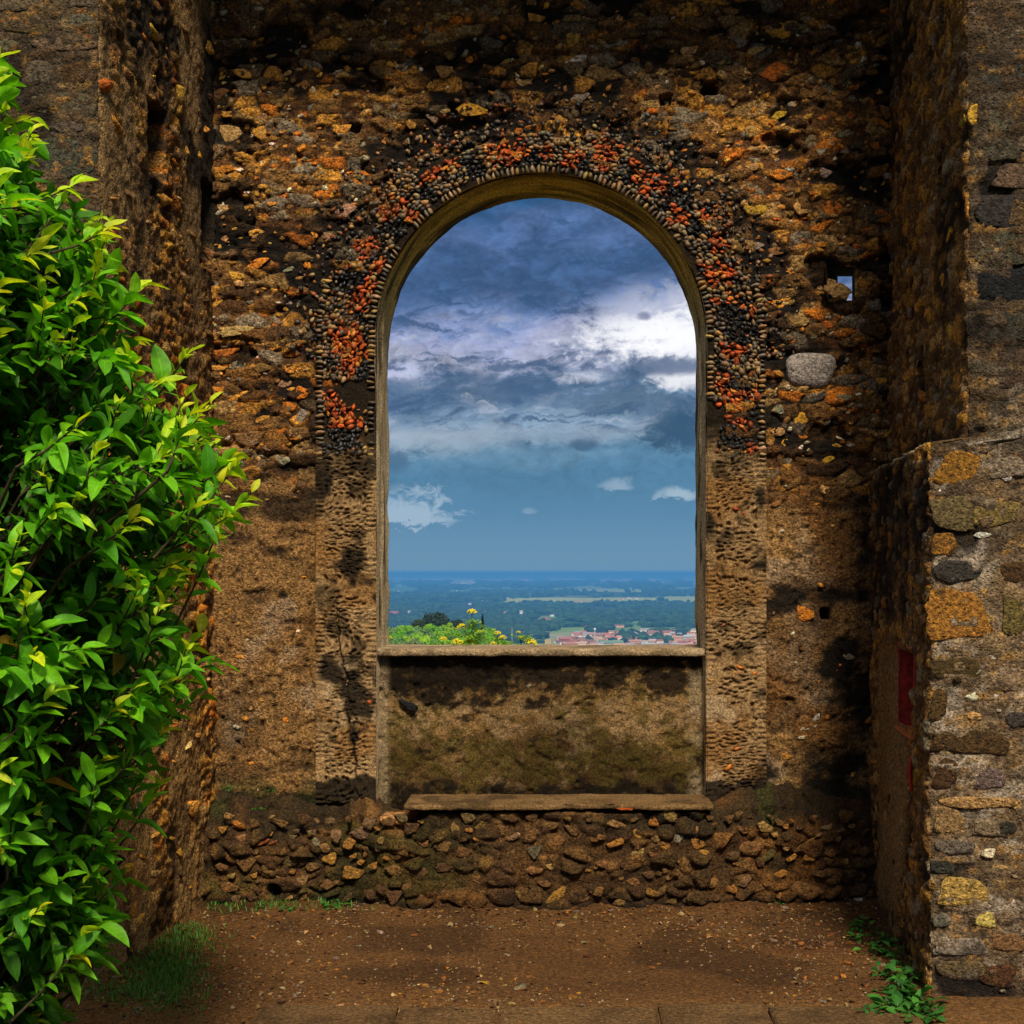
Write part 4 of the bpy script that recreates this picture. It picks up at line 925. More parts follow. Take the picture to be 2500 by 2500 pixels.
while v < 1085:
    hh = random.uniform(66, 112); u = 2378 + (row % 2)*random.uniform(0, 20)
    while u < 2620:
        ww = random.uniform(110, 250); cc = random.choice([(.12, .10, .075), DG, (.10, .08, .06), (.12, .09, .055), (.13, .105, .07), (.09, .07, .05)])
        if 590 < v < 660 and u < 2400: cc = (.028, .027, .027)
        front_block(rpier, 5.382, u+ww/2, v+hh/2, ww-4, hh-4, cc, d=.02); u += ww
    v += hh; row += 1
piece('stone', RUB[4], (XB(2378, 5.36)-rpier.location[0], -.02, ZB(270, 5.36)), (0, 0, 0), (.03, .03, .06), YEL, rpier)
lrows = [(-30, 28), (30, 88), (92, 132), (140, 215), (222, 290), (296, 330), (336, 462), (470, 540), (546, 640)]
for i, (v0, v1) in enumerate(lrows):
    u = 238
    while u > -140:
        ww = random.uniform(85, 190)
        cc = random.choice([(.11, .095, .07), (.14, .112, .07), (.12, .10, .075), (.15, .12, .08), (.15, .11, .055)])
        if i == 3 and u > 200: cc = DB; ww = 95
        front_block(lpier, 5.606, u-ww/2, (v0+v1)/2, ww-5, v1-v0-3, cc, d=.02); u -= ww
v = 650
while v < 2380:
    hh = random.uniform(60, 90); u = 236
    while u > -100:
        ww = random.uniform(90, 180); front_block(lpier, 5.60, u-ww/2, v+hh/2, ww-9, hh-9, random.choice([GB, BRN, TB])); u -= ww
    v += hh
# red painted recess in the right pier: back board, sides, lintel, sill board
rec = empty('recess_box', (0, 0, 0)); rec.parent = rpier
def rp(s, z, d):            # point on the flank of the right pier, d metres into it
    q = s/RL; return (RBL[0]+(RFL[0]-RBL[0])*q - rf_n[0]*d - rpier.location[0], RBL[1]+(RFL[1]-RBL[1])*q - rf_n[1]*d - rpier.location[1], z)
sa_, sb_ = .56*RL, .80*RL; za, zb = .955, 1.275
def panel(name, corners, mat, parent, th=None):
    V = [rp(*c) for c in corners]; n = (Vector(V[1])-Vector(V[0])).cross(Vector(V[3])-Vector(V[0])).normalized()
    V2 = [tuple(Vector(p)-n*.012) for p in V]
    me = mesh_np(name, V+V2, [(0, 1, 2, 3), (7, 6, 5, 4), (0, 4, 5, 1), (1, 5, 6, 2), (2, 6, 7, 3), (3, 7, 4, 0)], None, False)
    return obj(name, me, mat, parent)
DEP = .24
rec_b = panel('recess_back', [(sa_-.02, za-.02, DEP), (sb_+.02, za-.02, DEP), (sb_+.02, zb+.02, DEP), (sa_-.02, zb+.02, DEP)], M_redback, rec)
panel('recess_side', [(sa_-.012, za-.02, -.004), (sa_-.012, za-.02, DEP), (sa_-.012, zb+.02, DEP), (sa_-.012, zb+.02, -.004)], M_red, rec)
panel('recess_side', [(sb_+.012, za-.02, DEP), (sb_+.012, za-.02, -.004), (sb_+.012, zb+.02, -.004), (sb_+.012, zb+.02, DEP)], M_red, rec)
panel('recess_sill', [(sa_-.02, za-.014, -.018), (sb_+.02, za-.014, -.018), (sb_+.02, za-.014, DEP), (sa_-.02, za-.014, DEP)], M_redwood, rec)
panel('recess_lintel', [(sa_-.02, zb+.012, DEP), (sb_+.02, zb+.012, DEP), (sb_+.02, zb+.012, -.004), (sa_-.02, zb+.012, -.004)], M_redwood, rec)
for f_ in (.05, .45):
    s_ = sa_+(sb_-sa_)*f_
    panel('batten', [(s_, za, DEP-.03), (s_+.035, za, DEP-.03), (s_+.035, zb, DEP-.03), (s_, zb, DEP-.03)], M_red, rec)
V, F = tube([rp(.80*RL, .72, -.012), rp(.80*RL, .80, -.02), rp(.80*RL, .86, -.012)], [.006, .010, .006], 8)
obj('red_latch', mesh_np('red_latch', V, F), M_red, rpier)

# ================================================================== PAVING AT THE EDGE OF THE DIRT
paving = empty('paving', (0, 4.8, 0)); tag(paving, kind='structure')
xs = [-1.22, -.72, -.36, .22, .62, 1.15]
for i in range(5):
    z0 = .012+random.uniform(0, .006)
    for j, (ya, yb) in enumerate([(4.35, 4.80), (4.81, 5.19+random.uniform(-.03, .03))]):
        sh = .13*j
        o = obj('slab', rough_slab('slab', xs[i]+sh+.006, xs[i+1]+sh-.006, ya-4.8, yb-4.8, -.06, z0, .025, .006, 40+i*3+j, ((.13, .085, .042), (.20, .135, .07)), .3), M_dirt, paving)

# ================================================================== GRAVEL
bag = Bag(); cnt = 0
while cnt < 7000:
    y = random.uniform(4.6, 6.95); x = random.uniform(-2.0, 1.75)
    if x < -1.72-.07*(7-y) or x > 1.52-.09*(7-y)+.0: continue
    dens = float(vn(np.array(x*2.2), np.array(y*2.6), 5))*.9 + .25*(abs(x) > .9) - .12
    if random.random() > dens: continue
    if y < 5.2 and -1.2 < x < 1.2 and random.random() < .85: continue
    r = random.choice([.0028, .0035, .0045, .006, .0075]) if random.random() < .95 else random.uniform(.010, .017)
    V0, F0 = shd_V[random.randrange(8)]
    c, s = math.cos(cnt*1.7), math.sin(cnt*1.7); Vx = V0*np.array((r*random.uniform(.9, 1.5), r, r*.55))
    bag.add(np.stack([Vx[:, 0]*c-Vx[:, 1]*s+x, Vx[:, 0]*s+Vx[:, 1]*c+y, Vx[:, 2]+gz(x, y)+r*.25+(.014 if (y < 5.2 and -1.2 < x < 1.2) else 0)], -1), F0,
            vary(random.choice([(.32, .21, .10), (.40, .30, .17), (.26, .14, .05), (.20, .12, .06), (.34, .18, .05), (.28, .23, .18), (.16, .08, .03), (.14, .07, .03)]), .3)); cnt += 1
tag(obj('gravel', bag.mesh('gravel', False), M_gravel), 'fine brown gravel scattered over the dirt floor', 'gravel', kind='stuff')
for (u, v, w, h, c, lab) in [(1187, 2393, 36, 14, YEL, 'flat yellow stone lying on the dirt floor'), (1272, 2402, 44, 24, GREY, 'grey angular stone half sunk in the dirt floor'),
     (824, 2446, 40, 16, TAN, 'pale flat stone beside the edge of the paving'), (1235, 2398, 14, 10, TAN, 'small tan pebble between the yellow and the grey stone'), (1092, 2358, 18, 8, ORG, 'small orange stone chip on bare dirt'),
     (2098, 2204, 34, 14, LGREY, 'light grey flat stone at the foot of the red recess pier'), (705, 2345, 30, 22, BRN, 'brown round stone near the grass patch'), (690, 2432, 40, 22, DBR, 'dark brown lump of stone near the paving')]:
    Yp = EYE*FPX/(v+h/2-VPY); x = XB(u, Yp)
    o = obj('loose_stone', random.choice(RUB), None, None, (x, Yp, gz(x, Yp)+.003)); o.scale = (w/2*Yp/FPX, w/2*Yp/FPX*.8, max(.008, h/2*Yp/FPX*.9)); o.rotation_euler = (0, 0, random.uniform(-1, 1)); o.color = (*vary(c, .1), 1)
    tag(o, lab, 'stone', 'loose stones on the dirt floor')

# fallen leaves blown against the walls
def leaf_litter():
    b = Bag()
    for i in range(260):
        q = random.random()
        if q < .4: x = random.uniform(-1.6, 1.4); y = 6.72-abs(random.gauss(0, .10))
        elif q < .6: y = random.uniform(5.4, 6.8); x = -1.70-.07*(7-y)+abs(random.gauss(0, .15))+.04
        elif q < .8: y = random.uniform(5.4, 6.8); x = 1.52-.09*(7-y)-abs(random.gauss(0, .15))-.04
        else: x = random.uniform(-1.6, 1.4); y = random.uniform(5.2, 6.7)
        V, F, UV = leaf_shape(random.uniform(-.3, .5), random.uniform(.1, .9), .45, .1, 4); a = random.uniform(0, 6.28); s = random.uniform(.012, .034)
        c, n = math.cos(a), math.sin(a); V = V*s
        b.add(np.stack([V[:, 0]*c-V[:, 1]*n+x, V[:, 0]*n+V[:, 1]*c+y, V[:, 2]+gz(x, y)+.008], -1), F, vary(random.choice([(.16, .07, .02), (.22, .10, .03), (.11, .05, .02), (.26, .15, .05)]), .3), UV)
    tag(obj('leaf_litter', b.mesh('leaf_litter'), M_weed), 'small brown fallen leaves lying along the foot of the walls', 'leaves', kind='stuff')

# ================================================================== SHRUB
def leaf_shape(droop, fold, w=.40, obov=.1, seg=7, twist=0.0):
    # leaf along +Y length 1, width w, normal +Z
    V = []; UV = []; F = []
    for i in range(seg+1):
        t = i/seg; prof = math.sin(math.pi*min(1, t**(.86+obov)))**.80 if 0 < t < 1 else 0.0
        hw = w/2*max(prof, .035 if t < .5 else .0)
        y = t; z = -droop*t*t + .05*math.sin(t*5); cz = fold*hw
        tw = twist*t
        for k in (-1, 0, 1):
            xx = k*hw; zz = z+abs(k)*cz + .012*math.sin(t*14+k*2)*abs(k)
            V.append((xx*math.cos(tw), y, zz+xx*math.sin(tw))); UV.append((k, t))
    for i in range(seg):
        a = i*3; F += [(a, a+1, a+4, a+3), (a+1, a+2, a+5, a+4)]
    return np.array(V), np.array(F), np.array(UV)
leaf_litter()
LEAF = [leaf_shape(random.uniform(-.1, .5), random.uniform(.1, .9), random.uniform(.28, .50), random.uniform(-.1, .35), twist=random.uniform(-.7, .7)) for _ in range(16)]
LEAF_ME = []
for V, F, UV in LEAF:
    me = mesh_np('leaf_shape', V, F, None, True, UV); me.materials.append(M_leaf_o); LEAF_ME.append(me)
BX, BY = -1.78, 3.8
Rz = [(.0, .22), (.2, .32), (.39, .40), (.50, .50), (.644, .60), (.83, .57), (.994, .69), (1.16, .72), (1.29, .85), (1.487, .80), (1.66, .86), (1.76, .93), (1.925, .90), (2.09, .79), (2.31, .64), (2.58, .55), (2.69, .40), (2.86, .34), (3.02, .24), (3.12, .08)]
rz_z = np.array([a for a, b in Rz]); rz_r = np.array([b for a, b in Rz])
shrub = empty('leafy_shrub', (BX, BY, 0)); tag(shrub, 'tall leafy evergreen shrub with glossy leaves and bright yellow-green shoot tips', 'shrub')
leaves = []; brag = Bag()
def frame(d, up):
    d = d.normalized(); n = (up - d*up.dot(d))
    if n.length < 1e-3: n = d.orthogonal()
    n.normalize(); x = d.cross(n); return Matrix((x, d, n)).transposed()
NSH = 3300
for i in range(NSH):
    z = random.uniform(.05, 3.05); Rr = float(np.interp(z, rz_z, rz_r))
    if random.random() > (.35+.65*Rr/.9): continue
    ph = random.uniform(-math.pi, math.pi)
    if abs(ph) > 2.1 and random.random() < .55: continue            # the far side by the frame edge is thinner
    lump = 1+.30*(float(fbm(np.array(ph*2.2+9), np.array(z*3.2), 33, 2))-.5)
    deep = random.random()**.55
    rad = Rr*lump*(.42+.58*deep)
    tip = Vector((BX+rad*math.cos(ph), BY+rad*math.sin(ph), z))
    outd = Vector((math.cos(ph), math.sin(ph), 0))
    d = (outd*random.uniform(.5, 1.0) + Vector((0, 0, random.uniform(.05, .9))) + Vector((random.gauss(0, .3), random.gauss(0, .3), random.gauss(0, .2)))).normalized()
    Lt = random.uniform(.14, .28); base = tip-d*Lt - Vector((0, 0, .03))
    V, F = tube([base, (base+tip)*.5+Vector((0, 0, -.008)), tip], [.0042, .0032, .0018], 4); brag.add(V, F, (.05, .045, .02))
    if i % 2 == 0:
        ax = Vector((BX+.12*math.cos(ph), BY+.12*math.sin(ph), max(.05, z-.35-.4*rad)))
        V, F = tube([ax, ax.lerp(base, .55)+Vector((0, 0, .03)), base], [.011, .008, .0042], 5); brag.add(V, F, (.05, .036, .02))
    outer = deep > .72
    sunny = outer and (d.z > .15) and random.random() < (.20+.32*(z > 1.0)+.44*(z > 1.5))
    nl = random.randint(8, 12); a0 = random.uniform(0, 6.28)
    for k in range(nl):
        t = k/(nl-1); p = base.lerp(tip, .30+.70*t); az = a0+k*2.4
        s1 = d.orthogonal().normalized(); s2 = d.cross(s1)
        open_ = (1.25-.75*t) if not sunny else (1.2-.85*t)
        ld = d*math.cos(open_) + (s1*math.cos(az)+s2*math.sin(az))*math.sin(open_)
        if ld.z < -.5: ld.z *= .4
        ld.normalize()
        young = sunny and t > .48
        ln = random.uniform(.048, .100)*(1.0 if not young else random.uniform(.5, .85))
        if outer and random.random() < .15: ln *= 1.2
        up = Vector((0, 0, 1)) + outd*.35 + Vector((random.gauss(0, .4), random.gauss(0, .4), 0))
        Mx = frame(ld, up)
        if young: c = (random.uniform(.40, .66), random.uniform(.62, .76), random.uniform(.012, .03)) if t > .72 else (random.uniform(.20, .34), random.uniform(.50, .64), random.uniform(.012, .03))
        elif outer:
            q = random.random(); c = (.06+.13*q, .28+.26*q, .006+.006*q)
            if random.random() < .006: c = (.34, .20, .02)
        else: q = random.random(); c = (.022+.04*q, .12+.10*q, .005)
        if z < 1.25 and not young: k_ = .55+.45*max(0, z)/1.25; c = (c[0]*k_, c[1]*k_, c[2])      # low leaves darkened, shade painted into their colour
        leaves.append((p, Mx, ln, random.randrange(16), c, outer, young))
def seen(p):
    if p.y < .5: return False
    u = VPX+p.x/p.y*FPX; v = VPY-(p.z-EYE)/p.y*FPX; return -40 < u < 700 and 0 < v < 2500
order = sorted(range(len(leaves)), key=lambda i: (not (leaves[i][5] and seen(leaves[i][0]) and (leaves[i][0].x-BX) > .1), (leaves[i][0]-Vector((0, 0, EYE))).length/leaves[i][2]))
solo = set(order[:300]); lbag = Bag()
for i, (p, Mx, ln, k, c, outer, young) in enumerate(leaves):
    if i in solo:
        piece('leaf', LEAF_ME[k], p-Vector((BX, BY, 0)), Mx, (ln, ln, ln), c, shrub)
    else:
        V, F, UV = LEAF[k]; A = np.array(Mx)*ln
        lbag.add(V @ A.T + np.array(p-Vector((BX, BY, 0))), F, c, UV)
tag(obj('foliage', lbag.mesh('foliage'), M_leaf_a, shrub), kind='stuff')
for k in range(7):
    a = k*.9; V, F = tube([(BX+.05*math.cos(a), BY+.05*math.sin(a), -.02), (BX+.12*math.cos(a), BY+.12*math.sin(a), .8), (BX+.20*math.cos(a), BY+.2*math.sin(a), 1.6), (BX+.22*math.cos(a+.2), BY+.22*math.sin(a+.2), 2.5)], [.022, .018, .013, .006], 6); brag.add(V, F, (.05, .036, .02))
o = obj('branches', brag.mesh('branches'), M_bark, shrub, (-BX, -BY, 0))

# ================================================================== GRASS AND WEEDS
gb = Bag()
for i in range(5200):
    q = random.random()
    if q < .62: u = random.gauss(395, 52); v = random.gauss(2375, 46)
    elif q < .8: u = random.gauss(455, 40); v = random.gauss(2290, 22)
    elif q < .9: u = random.gauss(300, 60); v = random.gauss(2430, 20)
    else: u = random.choice([random.gauss(680, 30), random.gauss(800, 40), random.gauss(540, 40)]); v = random.gauss(2212, 8)
    Yp = EYE*FPX/(max(v, 2205)-VPY); x = XB(u, Yp)
    if x < -1.70-.072*(7-Yp) and Yp > 5.6: continue
    Ln = random.uniform(.008, .030); a = random.uniform(0, 6.28); w = random.uniform(.0012, .003); ln = random.uniform(.2, .9)
    b = np.array((x, Yp, gz(x, Yp)-.002)); dx, dy = math.cos(a), math.sin(a)
    V = [b+np.array((-dy*w, dx*w, 0)), b+np.array((dy*w, -dx*w, 0)), b+np.array((dx*Ln*ln*.4+dy*w*.8, dy*Ln*ln*.4-dx*w*.8, Ln*.6)), b+np.array((dx*Ln*ln*.4-dy*w*.8, dy*Ln*ln*.4+dx*w*.8, Ln*.6)),
         b+np.array((dx*Ln*ln+.0002, dy*Ln*ln, Ln))]
    V.append(V[-1]+np.array((.0004, 0, 0)))
    gb.add(V, [(0, 1, 2, 3), (3, 2, 5, 4)], vary((.07, .20, .02), .4))
tag(obj('grass', gb.mesh('grass'), M_weed), 'short green grass and clover at the foot of the beam socket pier', 'grass', kind='stuff')
WL = [leaf_shape(random.uniform(.1, .5), .3, .55, .2, 5) for _ in range(4)]
def weed(x, y, z, size, n, label, group, name='weed_plant', hgt=1.0):
    root = empty(name, (x, y, z)); tag(root, label, 'plant', group); b = Bag()
    for k in range(n):
        a = random.uniform(0, 6.28); el = random.uniform(.15, 1.2)*hgt; d = Vector((math.cos(a)*math.cos(el), math.sin(a)*math.cos(el), math.sin(el)))
        Lp = size*random.uniform(.2, .9); p = d*Lp*.8+Vector((random.gauss(0, size*.25), random.gauss(0, size*.25), 0))
        V, F, UV = random.choice(WL); ln = size*random.uniform(.35, .7); A = np.array(frame(d+Vector((0, 0, -.4)), Vector((0, 0, 1))+Vector((random.gauss(0, .3), random.gauss(0, .3), 0))))*ln
        b.add(V @ A.T+np.array(p), F, vary(random.choice([(.03, .13, .018), (.05, .19, .02), (.022, .10, .015)]), .25), UV)
    tag(obj('leaves', b.mesh('leaves'), M_weed, root), kind='stuff')
    V, F = tube([(0, 0, -.01), (0, 0, size*.35)], [.004, .002], 5); obj('stem', mesh_np('stem', V, F, np.tile((.04, .1, .015), (len(V), 1))), M_weed, root)
GW = 'weeds along the foot of the ledged pier'
for (u, v, s, n) in [(2108, 2270, .07, 26), (2090, 2300, .05, 22), (2150, 2310, .07, 30), (2130, 2335, .06, 22), (2180, 2345, .07, 26), (2200, 2370, .06, 22), (2170, 2392, .06, 26), (2215, 2405, .08, 30),
                     (2190, 2435, .09, 36), (2230, 2445, .09, 34), (2160, 2460, .07, 26), (2200, 2478, .10, 40), (2240, 2492, .09, 34), (2120, 2480, .06, 22), (2270, 2470, .07, 24)]:
    Yp = EYE*FPX/(v-VPY); x = XB(u, Yp); weed(x, Yp, gz(x, Yp), s, n, 'large leafy weed clump at the front corner of the red recess pier' if s >= .09 else 'middling leafy weed at the foot of the red recess pier' if s >= .07 else 'small low weed at the foot of the red recess pier', GW)
for (u, v, s, n, lab) in [(640, 2205, .035, 16, 'weed tuft beside the round drain hollow under the bench'), (700, 2212, .04, 18, 'weed tuft at the foot of the rubble bench, in the dirt'), (800, 2208, .045, 20, 'weed tuft at the foot of the rubble bench, in the dirt'),
                          (830, 2203, .04, 16, 'weed tuft at the foot of the rubble bench, in the dirt'), (1902, 2196, .03, 12, 'tiny weed below the rubble at the ledged pier end of the bench')]:
    Yp = EYE*FPX/(v-VPY+14); x = XB(u, Yp); weed(x, Yp, gz(x, Yp), s, n, lab, 'weed tufts under the bench')
for (u, v, s, n, lab) in [(560, 1925, .035, 14, 'small trailing plant on the mossy shelf in the corner'), (660, 1930, .035, 16, 'small bright plant on the black mossy shelf'), (635, 1975, .03, 12, 'little fern growing out of the black mossy rubble')]:
    x, z = XB(u, 6.88), ZB(v, 6.88); weed(x, 6.86, z, s, n, lab, 'plants on the mossy shelf', hgt=.8)

# ================================================================== TERRAIN BEYOND THE WALL
H_PLAIN = -150.0
def terr_z(x, y):
    r = np.hypot(x, y); a = np.arctan2(x, y)
    base = np.interp(r, [0, 9, 14, 60, 200, 330, 560, 700, 1200, 2100, 2600, 4e5], [-1.0, -1.0, -1.3, -7.5, -17, -19.7, -22.8, -36, -90, -140, H_PLAIN, H_PLAIN])
    basr = np.interp(r, [0, 9, 14, 60, 200, 330, 560, 700, 1200, 2100, 2600, 4e5], [-1.0, -1.0, -1.3, -7.5, -26, -45, -70, -84, -115, -145, H_PLAIN, H_PLAIN])
    k = sst(a, -.055, .02)
    z = base*(1-k)+basr*k
    front = sst(np.cos(a), .1, .5); z = z*front + (-.9-.002*r)*(1-front)*(r < 3000) + (1-front)*(r >= 3000)*(-6.9)
    return z
ain = np.linspace(-.235, .20, 420); aout = np.linspace(.20, 2*math.pi-.235, 90)[1:-1]
an = np.concatenate([ain, aout, [2*math.pi-.235]])
vv = np.concatenate([np.linspace(186, 3.2, 330)]); rv = 151.6*FPX/vv
rn = np.concatenate([np.geomspace(1.0, rv[0]*.98, 90), rv, [2.4e5]])
Ag, Rg2 = np.meshgrid(an, rn); Xt, Yt = Rg2*np.sin(Ag), Rg2*np.cos(Ag); Zt = terr_z(Xt, Yt)
vt = VPY + 151.6*FPX/np.maximum(Rg2, 1); ut = VPX+np.clip(np.tan(np.clip(Ag, -1, 1)), -2, 2)*FPX
WOOD = np.array((.010, .030, .014)); FIELD = np.array((.26, .28, .07)); FGR = np.array((.085, .17, .04)); STRAW = np.array((.30, .26, .11)); TOWNC = np.array((.20, .18, .16))
wn = fbm(Xt/900, Yt/1500, 301, 4); wn2 = fbm(Xt/300, Yt/700, 303, 4)
Ct = lerp(WOOD, FGR, sst(wn, .46, .56)); Ct = lerp(Ct, FIELD, sst(wn2, .56, .62)*sst(wn, .40, .5)*.8)
def strip(u0, u1, v0, v1, col, k=1.0, sl=0.0):
    global Ct
    vw = vt + 2.2*(fbm(ut/60, vt*0, 305, 3)-.5) - sl*(ut-u0)
    m = sst(ut+30*(fbm(ut/40, vt/4, 307, 2)-.5), u0-8, u0+8)*(1-sst(ut, u1-8, u1+8))*sst(vw, v0-.7, v0+.7)*(1-sst(vw, v1-.7, v1+.7))*(Yt > 2600)
    Ct = lerp(Ct, np.array(col), m*k)
strip(1228, 1760, 1459, 1470, FIELD*1.25); strip(1040, 1135, 1459, 1466, STRAW*.8); strip(1350, 1570, 1437, 1446, FIELD*1.1); strip(1600, 1760, 1455, 1466, FIELD*1.1)
strip(900, 1150, 1433, 1444, FGR*1.1, .7); strip(1040, 1290, 1440, 1446, FGR*1.2, .8); strip(1400, 1500, 1464, 1469, STRAW, .7); strip(1640, 1760, 1511, 1520, FGR*1.4, .8)
strip(1180, 1420, 1526, 1545, FGR*1.1, .7); strip(900, 1040, 1462, 1472, FGR*.9, .6); strip(1300, 1760, 1424, 1428, FGR, .7); strip(1150, 1250, 1429, 1433, FGR*1.3, .5)
strip(1330, 1780, 1545, 1600, TOWNC, .45); strip(880, 1780, 1403, 1424, TOWNC*.8, .35)
hill = (Rg2 < 1500) & (np.cos(Ag) > .3)
Ct = np.where(hill[..., None], lerp(np.array((.06, .10, .02)), np.array((.12, .13, .04)), fbm(Xt/14, Yt/14, 309, 4)), Ct)
M_terr = simple_mat('land', 'attr', .95, .02, .75, 1.25)
terrain = obj('terrain', grid_mesh('terrain', np.stack([Xt, Yt, Zt], -1), Ct), M_terr); tag(terrain, kind='structure')
def ground_at(u, v):          # where a plain pixel lies on the plain (for the far country)
    r = 151.6*FPX/(v-VPY); return ((u-VPX)/FPX*r, r, H_PLAIN)

# ---- far woods: one mass of crowns on the plain
fb = Bag(); V0, F0 = ICO1
for i in range(15000):
    u = random.uniform(880, 1760); v = 1421 + 150*random.random()**1.1
    if random.random() < .25: v = random.uniform(1474, 1530)
    x, y, z = ground_at(u, v)
    d = float(fbm(np.array(u/70.), np.array(v/9.), 311, 3))
    if 1457 < v < 1471 and u > 1228 and d < .72: continue
    if 1436 < v < 1447 and (1350 < u < 1570 or u < 1290) and d < .66: continue
    if v > 1532 and u > 1330 and d < .57: continue
    if d < .40: continue
    s = random.uniform(5, 11)*(1+.8*(v < 1470))*(1.5 if v < 1440 else 1)
    Vx = V0*(1+.25*rng.normal(size=(len(V0), 1)))*np.array((s*random.uniform(.9, 1.8), s, s*random.uniform(.7, 1.1))) + np.array((x, y, z+s*.6))
    fb.add(Vx, F0, vary(random.choice([(.012, .038, .016), (.016, .050, .020), (.024, .066, .022), (.009, .026, .014)]), .3))
tag(obj('far_woods', fb.mesh('far_woods', False), M_far_many), 'dark woods spread across the plain beyond the town', 'woods', kind='stuff')
# ---- distant towns near the horizon: specks
tb = Bag(); CUBE = np.array([(-1, -1, 0), (1, -1, 0), (1, 1, 0), (-1, 1, 0), (-1, -1, 1), (1, -1, 1), (1, 1, 1), (-1, 1, 1)], float); CF = np.array([(0, 3, 2, 1), (4, 5, 6, 7), (0, 1, 5, 4), (1, 2, 6, 5), (2, 3, 7, 6), (3, 0, 4, 7)])
n = 0
while n < 2200:
    u = random.uniform(900, 1740); v = random.choice([random.gauss(1413, 5), random.gauss(1420, 4), random.uniform(1403, 1432), random.gauss(1452, 2.5)])
    if not 1402 < v < 1456: continue
    dd = float(fbm(np.array(u/40.), np.array(v/6.), 313, 3))
    if dd < .5 or (v > 1440 and (u > 1340 or dd < .56)): continue
    x, y, z = ground_at(u, v); k = y/FPX
    tb.add(CUBE*np.array((random.uniform(.8, 3.2)*k, random.uniform(8, 20), random.uniform(1.2, 2.6)*k)) + np.array((x, y, z)), CF, vary(random.choice([(.9, .88, .84), (.8, .6, .5), (.95, .93, .9), (.7, .5, .45), (.9, .8, .7)]), .3)); n += 1
tag(obj('distant_town', tb.mesh('distant_town', False), M_far_many), 'pale specks of distant towns just under the horizon', 'town', kind='stuff')

# ---- houses of the town: wall, roof, windows
def house_meshes():
    out = {}
    out['wall'] = mesh_np('house_wall', CUBE*np.array((.5, .5, 1)), CF, None, False); out['wall'].materials.append(M_far_wall)
    hip = np.array([(-.56, -.56, 0), (.56, -.56, 0), (.56, .56, 0), (-.56, .56, 0), (-.26, 0, 1), (.26, 0, 1)])
    m = bpy.data.meshes.new('hip_roof'); m.from_pydata(hip.tolist(), [], [(0, 1, 5, 4), (1, 2, 5), (2, 3, 4, 5), (3, 0, 4), (3, 2, 1, 0)]); m.materials.append(M_far_roof); out['hip'] = m
    gab = np.array([(-.56, -.56, 0), (.56, -.56, 0), (.56, .56, 0), (-.56, .56, 0), (-.56, 0, 1), (.56, 0, 1)])
    m = bpy.data.meshes.new('gable_roof'); m.from_pydata(gab.tolist(), [], [(0, 1, 5, 4), (2, 3, 4, 5), (1, 2, 5), (3, 0, 4), (3, 2, 1, 0)]); m.materials.append(M_far_roof); out['gable'] = m
    fl = mesh_np('flat_roof', CUBE*np.array((.53, .53, 1)), CF, None, False); fl.materials.append(M_far_roof); out['flat'] = fl
    w = mesh_np('window_shape', CUBE*np.array((.5, .5, 1)), CF, None, False); w.materials.append(M_window); out['win'] = w
    return out
HM = house_meshes()
def house(u, v, wpx, hpx, wc, rc, roof, label, group, rpx=None, win=0, rot=None, name='house'):
    x, y, z = ground_at(u, v); k = y/FPX; w = wpx*k; h = hpx*k; rh = (rpx if rpx is not None else (hpx*.45 if roof != 'flat' else 1.2))*k
    root = empty(name, (x, y, z)); root.rotation_euler = (0, 0, random.uniform(-.5, .5) if rot is None else rot); tag(root, label, 'house' if name == 'house' else 'building', group)
    dep = max(9, w*random.uniform(.55, .9))
    a = obj('wall', HM['wall'], None, root); a.scale = (w, dep, h); a.color = (*wc, 1)
    b = obj('roof', HM[roof], None, root, (0, 0, h+.01)); b.scale = (w, dep, max(.6, rh)); b.color = (*rc, 1)
    for i in range(win):
        for j in range(2 if hpx > 7 else 1):
            q = obj('window', HM['win'], None, root, ((i+.5)/win*w*.9-w*.45, -dep/2, h*(.18+.46*j))); q.scale = (w*.9/win*.42, .3, h*.2)
    return root
CRM = (.80, .70, .54); WHT = (.82, .80, .76); PNK = (.72, .42, .34); YLW = (.66, .46, .12); RED = (.42, .10, .05); SAL = (.60, .33, .20)
RR = (.34, .11, .07); RB = (.24, .12, .09); RG = (.30, .30, .32); RP = (.46, .24, .19)
G1 = 'houses of the town below the arch'
walls = [(CRM, 'cream'), (WHT, 'white'), (PNK, 'pink'), (SAL, 'salmon')]; roofs = [(RR, 'red tile'), (RB, 'brown tile'), (RG, 'grey'), (RP, 'faded pink tile')]
rshapes = {'hip': 'hipped', 'gable': 'gabled', 'flat': 'flat'}
cnt = 0; spots = []
for i in range(2500):
    if cnt >= 160: break
    u = random.uniform(1362, 1712); v = random.uniform(1548, 1584)
    if u < 1400 and v < 1562: continue
    if v < 1552 and random.random() < .5: continue
    w = random.uniform(13, 32)*(.75+.5*(v-1548)/42); 
    if any(abs(u-a) < (w+c)*.42 and abs(v-b) < 4.0 for a, b, c in spots): continue
    spots.append((u, v, w)); wc, wn_ = random.choice(walls); rc, rn_ = random.choice(roofs); sh = random.choice(['hip', 'gable', 'gable', 'flat', 'hip'])
    h = random.uniform(5, 10)
    house(u, v, w, h, vary(wc, .12), vary(rc, .2), sh, '%s house with %s %s roof in the town' % (wn_, rshapes[sh], rn_), G1, win=3 if (w > 19 and sh != 'gable') else 0); cnt += 1
